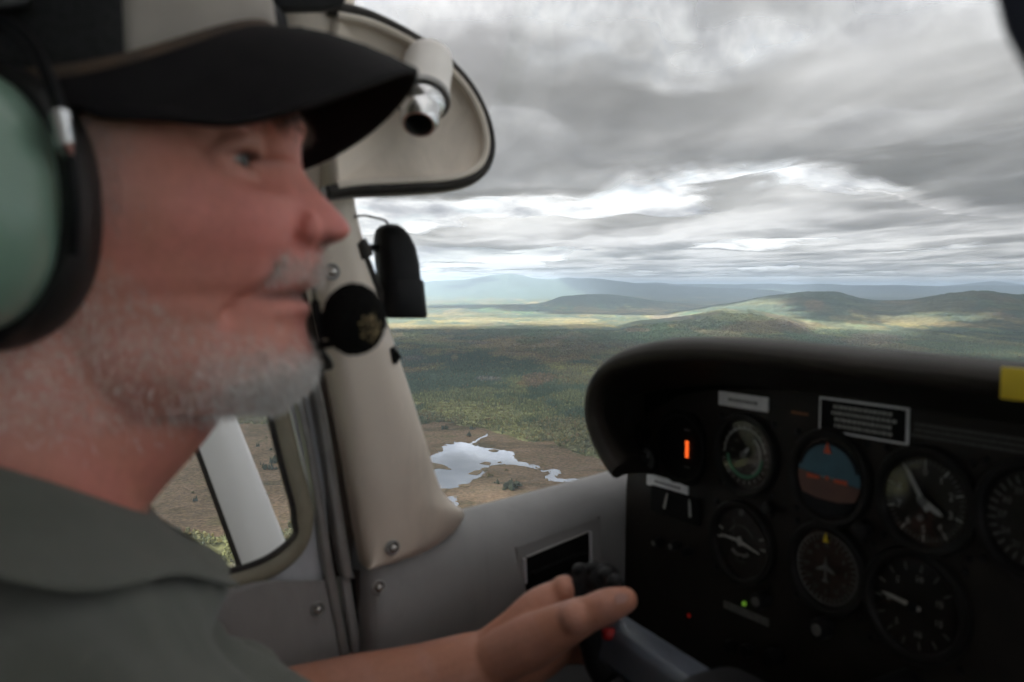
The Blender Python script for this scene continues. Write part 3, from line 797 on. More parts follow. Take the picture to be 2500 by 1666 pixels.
# ---- shell: roof, floor, rear and right walls with their window openings
def wall_boxes(name, x0, x1, F0, F1, U0, U1, holes, mat, par):
    """one wall with rectangular openings, built as one mesh of boxes round the openings"""
    v, f = [], []
    def add(a0, a1, b0, b1):
        vv, ff = box_vf((x0, a0, b0), (x1, a1, b1)); k = len(v); v.extend(vv); f.extend([tuple(q + k for q in w) for w in ff])
    cur = F0
    for (h0, h1, u0, u1) in holes:
        add(cur, h0, U0, U1); add(h0, h1, U0, u0); add(h0, h1, u1, U1); cur = h1
    add(cur, F1, U0, U1)
    return part(name, v, f, mat, par, False)
wall_boxes('right_wall', .355, .40, -1.7, .60, -.95, .36, [(-1.40, -.75, -.06, .30), (-.46, .47, -.18, .335)], M['shell'], AP)
wall_boxes('left_wall', -.745, -.70, -1.7, -.115, -.95, .36, [(-1.40, -.75, -.06, .30)], M['shell'], AP)
box('door_header', (-.735, -.115, .085), (-.700, .215, .345), M['beige'], AP, .006)
box('door_lower', (-.735, -.115, -.95), (-.700, .0, -.26), M['doorgrey'], AP, .006)
box('roof', (-.75, -1.7, .34), (.41, .20, .37), M['header'], AP)
box('floor', (-.75, -1.7, -.98), (.41, .9, -.951), M['carpet'], AP)
box('rear_bulkhead', (-.75, -1.72, -.95), (.41, -1.69, .10), M['shell'], AP)
box('firewall', (-.75, .78, -.95), (.41, .80, -.12), M['blackmatte'], AP)
box('cowl', (-.80, .80, -.60), (.46, 2.1, -.17), M['white'], AP, .05)
box('lower_side', (-.745, -.02, -.95), (-.71, .80, -.30), M['grey'], AP)

# ---- sidewall panel under the windshield: padded roll along the top
def rows_part(name, rows, mat, par, **k):
    nc = len(rows[0]); v = [p for r_ in rows for p in r_]
    return part(name, v, grid_faces(len(rows), nc), mat, par, **k)
prof = [(-.735, -.212), (-.724, -.199), (-.710, -.196), (-.694, -.200), (-.679, -.211), (-.668, -.229), (-.662, -.254), (-.662, -.285), (-.668, -.335), (-.680, -.43), (-.686, -.60), (-.69, -.80), (-.71, -.81)]
edgeF = [.268, .269, .274, .29, .34, .40, .46, .52, .575, .63]
rows = []
for q, F_ in enumerate(edgeF):
    dip = (.028, .014, .005, 0, 0, 0, .007, .016, .026, .034)[q]
    rows.append([(L_ - dip + .0015 * math.sin(F_ * 31 + U_ * 17), F_, U_ + (-.0165 + .048 * (F_ - .383)) * (1 if U_ > -.27 else .5 if U_ > -.35 else 0) - (.012 if q == 0 else 0)) for L_, U_ in prof])
sidewall = rows_part('sidewall_panel', rows, M['grey'], AP, sub=2)
def px_screw(px, py, L, par, r=.0042):
    p = on_lat(px, py, L)
    cup = lathe('screw_cup', p + Vector((-.001, 0, 0)), (1, 0, 0), [(r * 2.0, -.0004), (r * 1.7, .0006), (r * 1.3, .0002), (r * 1.05, -.001)], M['strip'], par, 16)
    s_ = lathe('screw', p, (1, 0, 0), [(r, -.001), (r, .0012), (r * .75, .0026), (r * .35, .0032), (0, .0033)], M['screw'], par, 16)
    return s_
px_screw(925, 1436, -.664, sidewall, .0034); px_screw(1012, 1600, -.668, sidewall, .0030)

# map pocket / vent grille let into the panel
def pkL(y): return float(np.interp(y, [1290, 1370, 1450, 1600, 1660], [-.6690, -.6660, -.6660, -.670, -.672]))
def pk(x, y, o=0.): return on_lat(x, y, pkL(y) + o)
def pk_sheet(name, quad, o, mat, par, thick=.004):
    """panel following the slope of the sidewall"""
    (tl, tr_, br, bl) = quad; rows_ = []
    for e in range(7):
        s = e / 6; a_ = (tl[0] + (bl[0] - tl[0]) * s, tl[1] + (bl[1] - tl[1]) * s); b_ = (tr_[0] + (br[0] - tr_[0]) * s, tr_[1] + (br[1] - tr_[1]) * s)
        r_ = [pk(a_[0] + (b_[0] - a_[0]) * w / 4, a_[1] + (b_[1] - a_[1]) * w / 4, o) for w in range(5)]
        rows_.append([r_[0] + Vector((-thick, 0, 0))] + r_ + [r_[-1] + Vector((-thick, 0, 0))])
    return rows_part(name, rows_, mat, par)
pk_sheet('pocket_surround', ((1262, 1338), (1466, 1264), (1472, 1592), (1280, 1650)), .0004, M['grey'], sidewall)
pocket = pk_sheet('map_pocket', ((1282, 1364), (1440, 1300), (1445, 1560), (1292, 1620)), .0022, M['blackmatte'], AP)
def pk_bar(name, a_, b_, w, mat):
    return tube(name, [pk(*a_, .0035), pk((a_[0] + b_[0]) / 2, (a_[1] + b_[1]) / 2, .0035), pk(*b_, .0035)], w, mat, pocket, 8)
pk_bar('frame_bar', (1441, 1299), (1444, 1400), .0016, M['palegrey']); pk_bar('frame_bar', (1280, 1364), (1283, 1424), .0018, M['palegrey'])
pk_bar('frame_bar', (1284, 1361), (1438, 1298), .0010, M['strip']); pk_bar('frame_bar', (1285, 1490), (1290, 1540), .0014, M['strip'])
for k in range(5): pk_bar('slat', (1300, 1402 + k * 34), (1432, 1348 + k * 36), .0024, M['blackmatte'])

# ---- door: lower panel, window surround, strips of the frame
def loft_px(name, rows_, Lf, mat, par, recess=.004, nc=9, power=5, skew=0., thick=.01, sub=1):
    """rows (y, x left, x right) of the photograph laid on the slightly inclined side of the cabin"""
    g_ = []
    for (y, xa, xb) in rows_:
        r_ = []
        for e in range(nc):
            s = e / (nc - 1); w = abs(2 * s - 1) ** power * (1 + skew * (2 * s - 1))
            r_.append(on_lat(xa + (xb - xa) * s, y, Lf(y) - recess * w))
        r_ = [r_[0] + Vector((-thick, 0, 0))] + r_ + [r_[-1] + Vector((-thick, 0, 0))]
        g_.append(r_)
    return rows_part(name, g_, mat, par, sub=sub)
def const(L): return lambda y: L
door = loft_px('door_panel', [(1418, 640, 800), (1424, 596, 803), (1436, 540, 806), (1470, 480, 815), (1530, 440, 829), (1600, 400, 845), (1700, 340, 866), (1900, 200, 905)], const(-.682), M['doorgrey'], AP, .006, 9, 8, sub=2, thick=.02)
px_screw(777, 1489, -.681, door, .0034)
prism('door_skin', [on_lat(x, y, -.696) for x, y in ((600, 1420), (690, 1390), (735, 1330), (752, 1250), (745, 1150), (700, 960), (660, 760), (735, 760), (770, 960), (795, 1200), (812, 1400), (806, 1440), (600, 1450))], (-.012, 0, 0), M['palegrey'], AP, .002)
wpath = [(560, 500), (600, 680), (640, 830), (668, 950), (692, 1055), (718, 1160), (737, 1230), (742, 1275), (732, 1318), (706, 1354), (664, 1384), (612, 1406), (555, 1420), (470, 1436), (300, 1456), (100, 1470), (-200, 1478), (-400, 1450), (-450, 1330), (-420, 900), (-360, 600), (-290, 480), (100, 430), (430, 425), (520, 440), (560, 500)]
tube('window_frame', curve([on_lat(x, y, -.690) for x, y in wpath], 4), .0085, M['olive'], AP, 12, ((1, 0, 0), .55))
tube('window_seal', curve([on_lat(x - 24 + (14 if y > 1290 else 0), y - (0 if y < 1300 else 17 if y < 1350 else 22), -.6885) for x, y in wpath], 4), .0028, M['seal'], AP, 8)
loft_px('frame_strip', [(760, 662, 690), (900, 700, 730), (1000, 725, 751), (1100, 745, 771), (1200, 762, 788), (1300, 776, 803), (1400, 790, 819), (1500, 808, 838), (1600, 826, 857), (1760, 850, 884)], const(-.686), M['strip'], AP, .004, 7, 3)
loft_px('frame_strip', [(760, 712, 740), (900, 745, 775), (1000, 770, 798), (1100, 787, 815), (1200, 803, 831), (1300, 816, 846), (1400, 830, 864), (1412, 838, 868)], const(-.682), M['strip'], AP, .003, 7, 3)
loft_px('jamb_strip', [(1408, 828, 856), (1500, 842, 872), (1600, 858, 890), (1760, 884, 918)], const(-.690), M['doorgrey'], AP, .003, 7, 3)
loft_px('jamb_gap', [(1392, 866, 908), (1420, 866, 906), (1500, 876, 912), (1600, 892, 922), (1760, 918, 950)], const(-.690), M['gap'], AP, .001, 5, 3, thick=.008)
loft_px('door_gap', [(400, 560, 760), (760, 650, 800), (900, 690, 830), (1100, 740, 872), (1300, 772, 900), (1420, 795, 915), (1600, 820, 925), (1760, 850, 950)], const(-.708), M['gap'], AP, .001, 5, 3, thick=.008)
glass = prism('door_window', [on_lat(x, y, -.6935) for x, y in ((-500, 500), (560, 500), (640, 830), (737, 1230), (742, 1275), (706, 1354), (612, 1406), (300, 1456), (-500, 1500))], (-.003, 0, 0), M['glass'], AP, 0, False)

# ---- windshield post: beige trim from the sidewall up to the roof, flared foot
def postL(y): return np.interp(y, [-100, 450, 1400], [-.600, -.625, -.664])
post = loft_px('window_post', [(-160, 620, 874), (-80, 640, 873), (100, 655, 871), (250, 690, 869), (400, 715, 867), (450, 722, 867), (500, 728, 871), (590, 742, 892), (680, 760, 917), (780, 783, 949), (900, 808, 989), (1010, 832, 1025), (1110, 850, 1055),
        (1180, 861, 1075), (1210, 866, 1090), (1232, 870, 1114), (1248, 872, 1140), (1266, 875, 1143), (1292, 879, 1125), (1326, 885, 1088), (1356, 890, 1030), (1376, 894, 962), (1390, 897, 906)], postL, M['beige'], AP, .016, 15, 4, .25, thick=.02)
px_screw(960, 1339, -.6585, post, .0034); px_screw(812, 664, -.631, post, .0034)
px_screw(960, 860, -.6535, post, .0030)
tube('post_clip', [on_lat(956, 850, -.648), on_lat(968, 872, -.648), on_lat(964, 888, -.648)], [.002, .0045, .002], M['black'], AP, 8)
tube('sill_seal', curve([on_lat(x, y, -.712) for x, y in ((1120, 1270), (1180, 1253), (1240, 1238))], 4), .0028, M['seal'], AP, 8)

# ---- wing root panel with its rubber rim and the fresh-air vent
root_px = [(800, 20), (868, 33), (925, 54), (1000, 93), (1075, 143), (1135, 205), (1172, 268), (1190, 325), (1192, 372), (1176, 412), (1140, 437), (1080, 450), (980, 456), (870, 461), (800, 470)]
rp = curve([on_lat(x, y, -.605) for x, y in root_px], 5)
cen = sum(rp, Vector()) / len(rp)
inner = [p + (cen - p) * .085 for p in rp]; inner2 = [p + (cen - p) * .17 for p in rp]
nrp = len(rp)
v_ = [p + Vector((-.055, 0, 0)) for p in rp] + [p + Vector((.001, 0, 0)) for p in rp] + [p + Vector((.004, 0, 0)) for p in inner] + [p + Vector((-.006, 0, 0)) for p in inner2] + [cen + Vector((-.012, 0, 0))]
f_ = [(r_ * nrp + k, r_ * nrp + (k + 1) % nrp, (r_ + 1) * nrp + (k + 1) % nrp, (r_ + 1) * nrp + k) for r_ in range(3) for k in range(nrp)] + [(3 * nrp + k, 3 * nrp + (k + 1) % nrp, 4 * nrp) for k in range(nrp)]
rootp = part('wing_root_panel', v_, f_, M['beige'], AP, True, sub=1, angle=60)
tube('rim_seal', [p + Vector((.001, 0, 0)) for p in rp], .0052, M['seal'], rootp, 10)
tube('rim_channel', [p + (p - cen) * .02 + Vector((-.006, 0, 0)) for p in rp], .0058, M['strip'], rootp, 10)
tube('rim_bead', [p + (cen - p) * .075 + Vector((.003, 0, 0)) for p in rp], .0034, M['molding'], rootp, 10)
va = on_lat(1046, 150, -.600); vb = on_lat(1021, 314, -.562); ax = (vb - va).normalized(); vl = (vb - va).length
vent = lathe('air_vent', va - ax * .01, ax, [(0, 0), (.012, .001), (.0175, .006), (.0192, .014), (.0192, vl * .62), (.0200, vl * .64), (.0200, vl * .70), (.0178, vl * .71), (.0165, vl * .69)], M['housing'], AP)
lathe('vent_ring', va - ax * .01, ax, [(.0185, vl * .66), (.0205, vl * .68), (.0205, vl * .74), (.0178, vl * .75), (.0172, vl * .70)], M['strip'], vent)
lathe('vent_nozzle', va - ax * .01, ax, [(.0168, vl * .66), (.0172, vl * .80), (.0150, vl * .86), (.0140, vl * .88), (.0142, vl * .90), (.0140, vl * 1.02), (.0118, vl * 1.08), (.0100, vl * 1.08), (.0095, vl * .96)], M['chrome'], vent)
lathe('vent_opening', va - ax * .01, ax, [(.0105, vl * 1.02), (.006, vl * 1.0), (0, vl * 1.0)], M['blackmatte'], vent)
tube('loose_wire', curve([on_lat(872, 118, -.598), on_lat(880, 132, -.59), on_lat(890, 146, -.59)], 4), .0016, M['gap'], AP, 6)

# ---- windshield and wing, strut
base = [(-.722, .285, -.205), (-.722, .50, -.195), (-.69, .66, -.165), (-.58, .76, -.14), (-.38, .82, -.125), (-.17, .84, -.12), (.04, .82, -.125), (.24, .76, -.14), (.35, .66, -.165), (.38, .50, -.20), (.38, .30, -.205)]
topc = [(-.655, .215, .05), (-.645, .30, .085), (-.625, .36, .14), (-.56, .36, .27), (-.38, .30, .335), (-.17, .27, .345), (.04, .27, .345), (.22, .30, .33), (.29, .34, .25), (.31, .30, .10), (.32, .22, .08)]
cb, ct = curve(base, 4), curve(topc, 4); rows = []
for e in range(9):
    s = e / 8
    rows.append([a_.lerp(b_, s) + Vector((0, .05 * math.sin(math.pi * s), .05 * math.sin(math.pi * s))) * (1 if .1 < k / len(cb) < .9 else .2) for k, (a_, b_) in enumerate(zip(cb, ct))])
ws = rows_part('windshield', rows, M['glass'], AP)
md = ws.modifiers.new('thick', 'SOLIDIFY'); md.thickness = .003
def foil(chord, tk, n=10):
    xs_ = [.5 * (1 - math.cos(math.pi * k / n)) for k in range(n + 1)]
    th_ = [5 * tk * (.2969 * math.sqrt(x) - .126 * x - .3516 * x * x + .2843 * x ** 3 - .1036 * x ** 4) for x in xs_]
    return [(-x * chord, h * chord) for x, h in zip(xs_, th_)] + [(-x * chord, -h * chord * .6) for x, h in list(zip(xs_, th_))[-2:0:-1]]
fo = foil(1.6, .12); rows = []
for L_, dz in ((-.70, 0), (-5.4, .14)): rows.append([(L_, .30 + a_, .46 + dz + b_) for a_, b_ in fo])
part('wing', rows[0] + rows[1], grid_faces(2, len(fo), True) + [tuple(range(len(fo)))], M['white'], AP, True)
# strut: streamlined tube from the fuselage up to the wing
s0 = Vector(on_lat(648, 1375, -.93)); s1 = Vector(on_lat(522, 1045, -1.055)); dr = (s1 - s0)
sf = foil(.058, .34, 9); sd = dr.normalized(); sc = (Vector((0, 1, 0)) - sd * sd.y).normalized(); sn = sd.cross(sc)
rows = []
for k in (-1.3, 0, 1, 3, 6.5): rows.append([s0 + dr * k + sc * (a_ + .030) + sn * b_ for a_, b_ in sf])
part('wing_strut', [p for r_ in rows for p in r_], grid_faces(5, len(sf), True), M['white'], AP, True)
rows = []
for k in (-1.3, 0, 1, 3, 6.5): rows.append([s0 + dr * k + sc * (-.028 + c_) + sn * b_ for c_, b_ in ((.003, .003), (-.0025, .0), (.003, -.002))])
part('strut_trailing_edge', [p for r_ in rows for p in r_], grid_faces(5, 3, True), M['seal'], AP, True)

# ---- pilot's seat
st = rthing('pilot_seat', 'dark cloth pilot seat under the man in the cap', 'seat', (-.44, -.16, -.95))
box('seat_cushion', (-.68, -.22, -.66), (-.20, .24, -.56), M['seat'], st, .03)
box('seat_back', (-.67, -.30, -.60), (-.21, -.21, -.05), M['seat'], st, .03)
for xx in (-.64, -.26):
    for yy in (-.18, .2): tube('leg', [(xx, yy, -.95), (xx, yy, -.62)], .014, M['strip'], st, 8)

# ================================================================== INSTRUMENT PANEL
PF = .56
ip = rthing('instrument_panel', 'black instrument panel with round dials under a padded dark glareshield', 'instrument panel', (-.17, PF, -.55))
lip = [(1482, 1178), (1462, 1150), (1430, 1090), (1411, 1020), (1414, 950), (1436, 898), (1482, 858), (1548, 836), (1635, 824), (1750, 825), (1900, 836), (2100, 856), (2300, 873), (2500, 890)]
lp = [on_fwd(x, y, .47) for x, y in lip]
lp += [Vector((-.12, .47, -.036)), Vector((.05, .47, -.04)), Vector((.20, .47, -.05)), Vector((.30, .47, -.09)), Vector((.345, .47, -.17))]
lp = curve(lp, 4)
rows = []
for k, p in enumerate(lp):
    tg = (lp[min(k + 1, len(lp) - 1)] - lp[max(k - 1, 0)]).normalized(); nrm = Vector((tg.z, 0, -tg.x)).normalized()   # towards the inside
    rg = min(1, max(0, (p.x + .56) / .25)); dp = .82
    sec = [(.010, .80), (.004, .62), (.0, .51), (.001, .488), (.005, .475), (.012, .470), (.019, .4705), (.0245, .475), (.027, .486), (.0275, .505), (.028, .56)]
    row_ = []
    for o_, F_ in sec:
        q_ = Vector((p.x, F_, p.z)) + nrm * (o_ * (dp if o_ > .001 else 1)) + (Vector((0, 0, -.05)) * ((F_ - .47) / .33) if F_ > .51 else Vector())
        t_ = min(1, max(0, (F_ - .484) / .06))
        if nrm.x > 0 and p.x < -.4: q_.x += (((-.680 if o_ > .02 else -.690) - q_.x) * min(1, nrm.x * 1.3)) * t_
        if nrm.z < 0 and o_ > .02: q_.z += .010 * nrm.z * t_
        row_.append(q_)
    rows.append(row_)
hood = rows_part('glareshield', rows, M['hood'], ip, sub=1)
# panel face, cut to the hood's inside
pin = [on_fwd(x, y, PF) for x, y in ((1520, 1700), (1520, 1400), (1520, 1215), (1525, 1150), (1540, 1070), (1580, 1010), (1650, 968), (1750, 950), (1900, 951), (2100, 968), (2300, 992))]
pin = [Vector((max(p.x, -.682), PF, p.z)) for p in pin]
pin = [Vector((-.684, PF, -.55)), Vector((-.684, PF, -.21))] + [p for p in pin[3:]] + [Vector((-.10, PF, -.055)), Vector((.10, PF, -.055)), Vector((.28, PF, -.075)), Vector((.345, PF, -.17)), Vector((.345, PF, -.55))]
face = prism('panel_face', pin, (0, .012, 0), M['panel'], ip, .001)
box('panel_backing', (-.69, PF + .02, -.60), (.35, PF + .03, -.075), M['blackmatte'], ip, 0)
rows = []
def C(px, py): 
    p = on_fwd(px, py, PF); return Vector((p.x, PF, p.z))
BK = Vector((0, -1, 0))
def disc(name, c, r, dep, mat, par, n=32): return lathe(name, c, BK, [(r, dep - .0008), (r, dep), (0, dep)], mat, par, n)
def hand(name, c, ang, l0, l1, w, dep, mat, par):
    l0, l1, w = l0 * GS[0], l1 * GS[0], w * GS[0]
    """needle; angle clockwise from up, seen by the pilot"""
    d = Vector((math.sin(ang), 0, math.cos(ang))); s = Vector((d.z, 0, -d.x)); o = Vector((0, -dep, 0))
    pts = [c + d * l0 + s * w * .5 + o, c + d * l1 * .75 + s * w * .42 + o, c + d * l1 + o, c + d * l1 * .75 - s * w * .42 + o, c + d * l0 - s * w * .5 + o]
    return prism(name, pts, (0, -.0012, 0), mat, par, 0, False)
def ticks(name, c, r0, r1, angs, w, dep, mat, par):
    r0, r1, w = r0 * GS[0], r1 * GS[0], w * GS[0]
    v, f = [], []
    for a_ in angs:
        d = Vector((math.sin(a_), 0, math.cos(a_))); s = Vector((d.z, 0, -d.x)); o = Vector((0, -dep, 0)); k = len(v)
        for z_ in (o, o + Vector((0, .0004, 0))): v += [c + d * r0 + s * w + z_, c + d * r1 + s * w + z_, c + d * r1 - s * w + z_, c + d * r0 - s * w + z_]
        f += [(k, k + 1, k + 2, k + 3), (k + 7, k + 6, k + 5, k + 4)] + [(k + e, k + 4 + e, k + 4 + (e + 1) % 4, k + (e + 1) % 4) for e in range(4)]
    o_ = part(name, v, f, mat, par, False); o_['kind'] = 'stuff'; return o_
def arc(name, c, r0, r1, a0, a1, dep, mat, par, n=28):
    r0, r1 = r0 * GS[0], r1 * GS[0]
    v = []
    for e in range(n + 1):
        a_ = a0 + (a1 - a0) * e / n; d = Vector((math.sin(a_), 0, math.cos(a_)))
        v += [c + d * r0 + Vector((0, -dep, 0)), c + d * r1 + Vector((0, -dep, 0)), c + d * r1 + Vector((0, -dep + .0005, 0)), c + d * r0 + Vector((0, -dep + .0005, 0))]
    return part(name, v, grid_faces(n + 1, 4, True), mat, par, False)
def numbers(c, r, txts, size, dep, mat, par):
    """figures printed on a dial, one mesh"""
    v, f = [], []; r, size = r * GS[0], size * GS[0]
    for a_, tx in txts:
        cu = bpy.data.curves.new('t', 'FONT'); cu.body = tx; cu.size = size; cu.align_x = 'CENTER'; cu.align_y = 'CENTER'; cu.resolution_u = 2
        ob = bpy.data.objects.new('t', cu); COL.objects.link(ob)
        me_ = ob.to_mesh(); k = len(v); p = c + Vector((math.sin(a_), 0, math.cos(a_))) * r
        v += [p + Vector((q_.co.x, -dep, q_.co.y)) for q_ in me_.vertices]; f += [tuple(w + k for w in pl.vertices) for pl in me_.polygons]
        ob.to_mesh_clear(); bpy.data.objects.remove(ob); bpy.data.curves.remove(cu)
    if not v: return None
    o_ = part('figures', v, f, mat, par, False); o_['kind'] = 'stuff'; return o_
TAU = 2 * math.pi
GS = [1.0]
def gauge(name, px, py, r, dialmat, label=None):
    GS[0] = r / .040
    c = C(px, py)
    g_ = lathe(name, c, BK, [(r * 1.10, 0), (r * 1.10, .003), (r * 1.06, .0055), (r * .97, .006), (r * .90, .0045), (r * .86, -.001), (r * .855, -.004)], M['bezel'], ip, 40)
    if label: g_['label'] = label
    disc('dial', c, r * .86, -.0035, dialmat, g_)
    lathe('glass', c, BK, [(r * .885, .0010), (r * .885, .0022), (0, .0022), (0, .0010), (r * .885, .0010)], M['dialglass'], g_, 32)
    for k in range(4):
        a_ = TAU / 8 + k * TAU / 4; p = c + Vector((math.sin(a_), 0, math.cos(a_))) * r * 1.27
        lathe('screw', p, BK, [(.0028, 0), (.0028, .001), (.0018, .0018), (0, .0019)], M['black'], g_, 10)
    return g_, c
D_ = -.0024
# airspeed
g_, c = gauge('airspeed_indicator', 1822, 1110, .0335, M['dialgrey'], 'airspeed dial with green arc')
arc('green_arc', c, .0215, .0250, R(95), R(265), .0026, M['green'], g_); arc('white_arc', c, .0205, .0225, R(35), R(150), .0026, M['mark'], g_); arc('scale_ring', c, .027, .0285, R(270), R(440), .0026, M['mark'], g_)
ticks('scale', c, .0275, .031, [k * TAU / 24 for k in range(24)], .0004, .0026, M['mark'], g_)
hand('needle', c, R(40), -.004, .012, .0040, .0032, M['mark'], g_); disc('hub', c, .0034, .0046, M['dim'], g_, 16)
numbers(c, .0172, [(R(40 + 40 * k), str(40 + 20 * k)) for k in range(8)], .0052, .0026, M['dim'], g_)
# attitude
g_, c = gauge('attitude_indicator', 2027, 1166, .0355, M['dial'], 'attitude dial, blue above brown')
rb = .0325 * GS[0]
def half(name, a0, a1, mat):
    n = 24; pts = [c + Vector((math.sin(a0 + (a1 - a0) * e / n), 0, math.cos(a0 + (a1 - a0) * e / n))) * rb + Vector((0, -.0028, 0)) for e in range(n + 1)]
    return prism(name, pts, (0, .0006, 0), mat, g_, 0, False)
half('sky_half', R(-84), R(96), M['sky_blue']); half('ground_half', R(97), R(275), M['earth'])
arc('bank_ring', c, .0295, .0325, R(-75), R(75), .0032, M['dial'], g_)
hand('bank_pointer', c, 0, .022, .0315, .0075, .0036, M['orange'], g_)
for s in (-1, 1):
    prism('wing_bar', [c + Vector((s * .007, -.0038, .0005)), c + Vector((s * .0185, -.0038, .001)), c + Vector((s * .0185, -.0038, -.0025)), c + Vector((s * .007, -.0038, -.002))], (0, -.001, 0), M['orange'], g_, 0, False)
disc('centre_dot', c, .0016, .0042, M['orange'], g_, 12)
ticks('pitch_marks', c, .0, .010, [R(90), R(270)], .0004, .0031, M['mark'], g_)
prism('lower_mask', [c + Vector((x * GS[0], -.0034, z * GS[0])) for x, z in ((-.030, -.016), (-.012, -.020), (.012, -.020), (.030, -.016), (.022, -.029), (0, -.035), (-.022, -.029))], (0, -.0006, 0), M['dial'], g_, 0, False)
# altimeter
g_, c = gauge('altimeter', 2262, 1222, .0362, M['dial'], 'altimeter dial with two white hands')
ticks('scale', c, .0285, .0325, [k * TAU / 50 for k in range(50)], .0003, .0026, M['dim'], g_); ticks('scale', c, .0265, .0325, [k * TAU / 10 for k in range(10)], .0006, .0027, M['mark'], g_)
numbers(c, .0225, [(k * TAU / 10, str(k)) for k in range(10)], .0082, .0026, M['mark'], g_)
hand('long_hand', c, R(-32), -.008, .029, .0034, .0040, M['mark'], g_); hand('short_hand', c, R(118), -.005, .0185, .0048, .0034, M['mark'], g_)
disc('hub', c, .0034, .0056, M['dim'], g_, 16); disc('small_disc', c + Vector((-.002, 0, -.0125)), .0024, .0044, M['dim'], g_, 12)
# one more, cut by the frame
g_, c = gauge('navigation_indicator', 2530, 1272, .0365, M['dial'], 'dial cut off by the right edge of the photo')
ticks('scale', c, .0265, .0325, [k * TAU / 30 for k in range(30)], .0005, .0026, M['dim'], g_); numbers(c, .022, [(k * TAU / 12, str(3 * k)) for k in range(12)], .0065, .0026, M['dim'], g_)
hand('needle', c, R(10), -.02, .022, .0016, .0034, M['mark'], g_)
# turn coordinator
g_, c = gauge('turn_coordinator', 1813, 1325, .0345, M['dial'], 'turn dial with a small white airplane symbol')
prism('airplane_symbol', [c + Vector((x * GS[0], -.0034, z * GS[0])) for x, z in ((-.026, .0035), (-.004, .0042), (0, .0075), (.004, .0025), (.026, -.0035), (.026, -.0052), (.004, -.0008), (0, -.003), (-.004, .001), (-.026, .0018))], (0, -.0008, 0), M['mark'], g_, 0, False)
ticks('scale', c, .026, .032, [R(-90), R(-70), R(70), R(90)], .0009, .0026, M['mark'], g_)
arc('turn_arc', c, .0175, .0182, R(-60), R(60), .0026, M['dim'], g_); disc('top_mark', c + Vector((.0, 0, .027)), .003, .0028, M['dim'], g_, 12)
numbers(c, .0185, [(R(180), '2 MIN')], .0052, .0026, M['dim'], g_)
arc('slip_tube', c + Vector((0, 0, .004)), .0155, .0195, R(140), R(220), .003, M['dim'], g_); disc('slip_ball', c + Vector((.001, 0, -.0135)), .0022, .0036, M['black'], g_, 14)
# heading
g_, c = gauge('heading_indicator', 2022, 1388, .0345, M['dial'], 'compass dial with a yellow mark on top')
arc('card_ring', c, .0318, .0330, 0, TAU, .0026, M['dim'], g_, 48); ticks('scale', c, .0265, .0312, [k * TAU / 36 for k in range(36)], .0005, .0026, M['dim'], g_)
numbers(c, .0215, [(k * TAU / 12, t_) for k, t_ in enumerate(('N', '3', '6', 'E', '12', '15', 'S', '21', '24', 'W', '30', '33'))], .0066, .0026, M['dim'], g_)
hand('heading_bug', c, 0, .026, .0335, .006, .0034, M['yellow'], g_)
prism('airplane_outline', [c + Vector((x * GS[0], -.0032, z * GS[0])) for x, z in ((0, .013), (.0012, .004), (.010, -.001), (.010, -.003), (.0012, -.001), (.0008, -.009), (.004, -.012), (-.004, -.012), (-.0008, -.009), (-.0012, -.001), (-.010, -.003), (-.010, -.001), (-.0012, .004))], (0, -.0005, 0), M['dim'], g_, 0, False)
# vertical speed
g_, c = gauge('vertical_speed_indicator', 2236, 1478, .0385, M['dial'], 'vertical speed dial with a level white needle')
ticks('scale', c, .0265, .0325, [R(-90 + s * 25 * k) for k in range(7) for s in (-1, 1)], .0006, .0026, M['dim'], g_)
numbers(c, .021, [(R(-90), '0'), (R(-40), '5'), (R(-140), '5'), (R(10), '10'), (R(170), '10'), (R(70), '15'), (R(110), '15')], .0068, .0026, M['mark'], g_)
hand('needle', c, R(-82), -.006, .026, .0030, .0034, M['mark'], g_); disc('hub', c, .004, .005, M['black'], g_, 16)
# clock unit with orange digits
GS[0] = 1.0
c = C(1672, 1092)
v, f = [], []
n = 40; oc = []
for e in range(n):
    a_ = TAU * e / n; rr_ = .038 * (1 - .10 * abs(math.cos(2 * a_)) ** 6)
    oc.append(c + Vector((math.sin(a_) * rr_ * .86, -.001, math.cos(a_) * rr_)))
ck = prism('digital_clock', oc, (0, -.005, 0), M['blackmatte'], ip, .001); ck['label'] = 'digital gauge with an orange lit readout'
arc('bezel_ring', c, .0300, .0320, 0, TAU, .0075, M['bezel'], ck, 40)
dc = C(1692, 1094)
for k in range(5):   # orange readout, figure after figure
    prism('lit_digit', [dc + Vector((x, -.0075, .0072 - k * .0032 + z)) for x, z in ((-.0017, .0), (.0017, .0), (.0017, -.0027), (-.0017, -.0027))], (0, -.0006, 0), M['led_orange'], ck, 0, False)
for z_ in (.0185, -.0165): prism('caption', [dc + Vector((x, -.0075, z_ + z)) for x, z in ((-.004, .0), (.004, .0), (.004, -.0016), (-.004, -.0016))], (0, -.0004, 0), M['dim'], ck, 0, False)
# suction gauge and hole
c = C(1586, 1122)
sg = lathe('small_gauge', c, BK, [(.0145, 0), (.0145, .004), (.0125, .005), (.0115, .002)], M['bezel'], ip, 24)
disc('dial', c, .0118, .0022, M['dim'], sg, 20); hand('needle', c, R(20), -.004, .009, .0018, .0028, M['mark'], sg); hand('needle', c, R(200), -.002, .008, .0026, .0028, M['black'], sg)
lathe('plug', C(1583, 1058), BK, [(.0062, 0), (.0062, .002), (.004, .0026), (0, .0026)], M['blackmatte'], ip, 16)
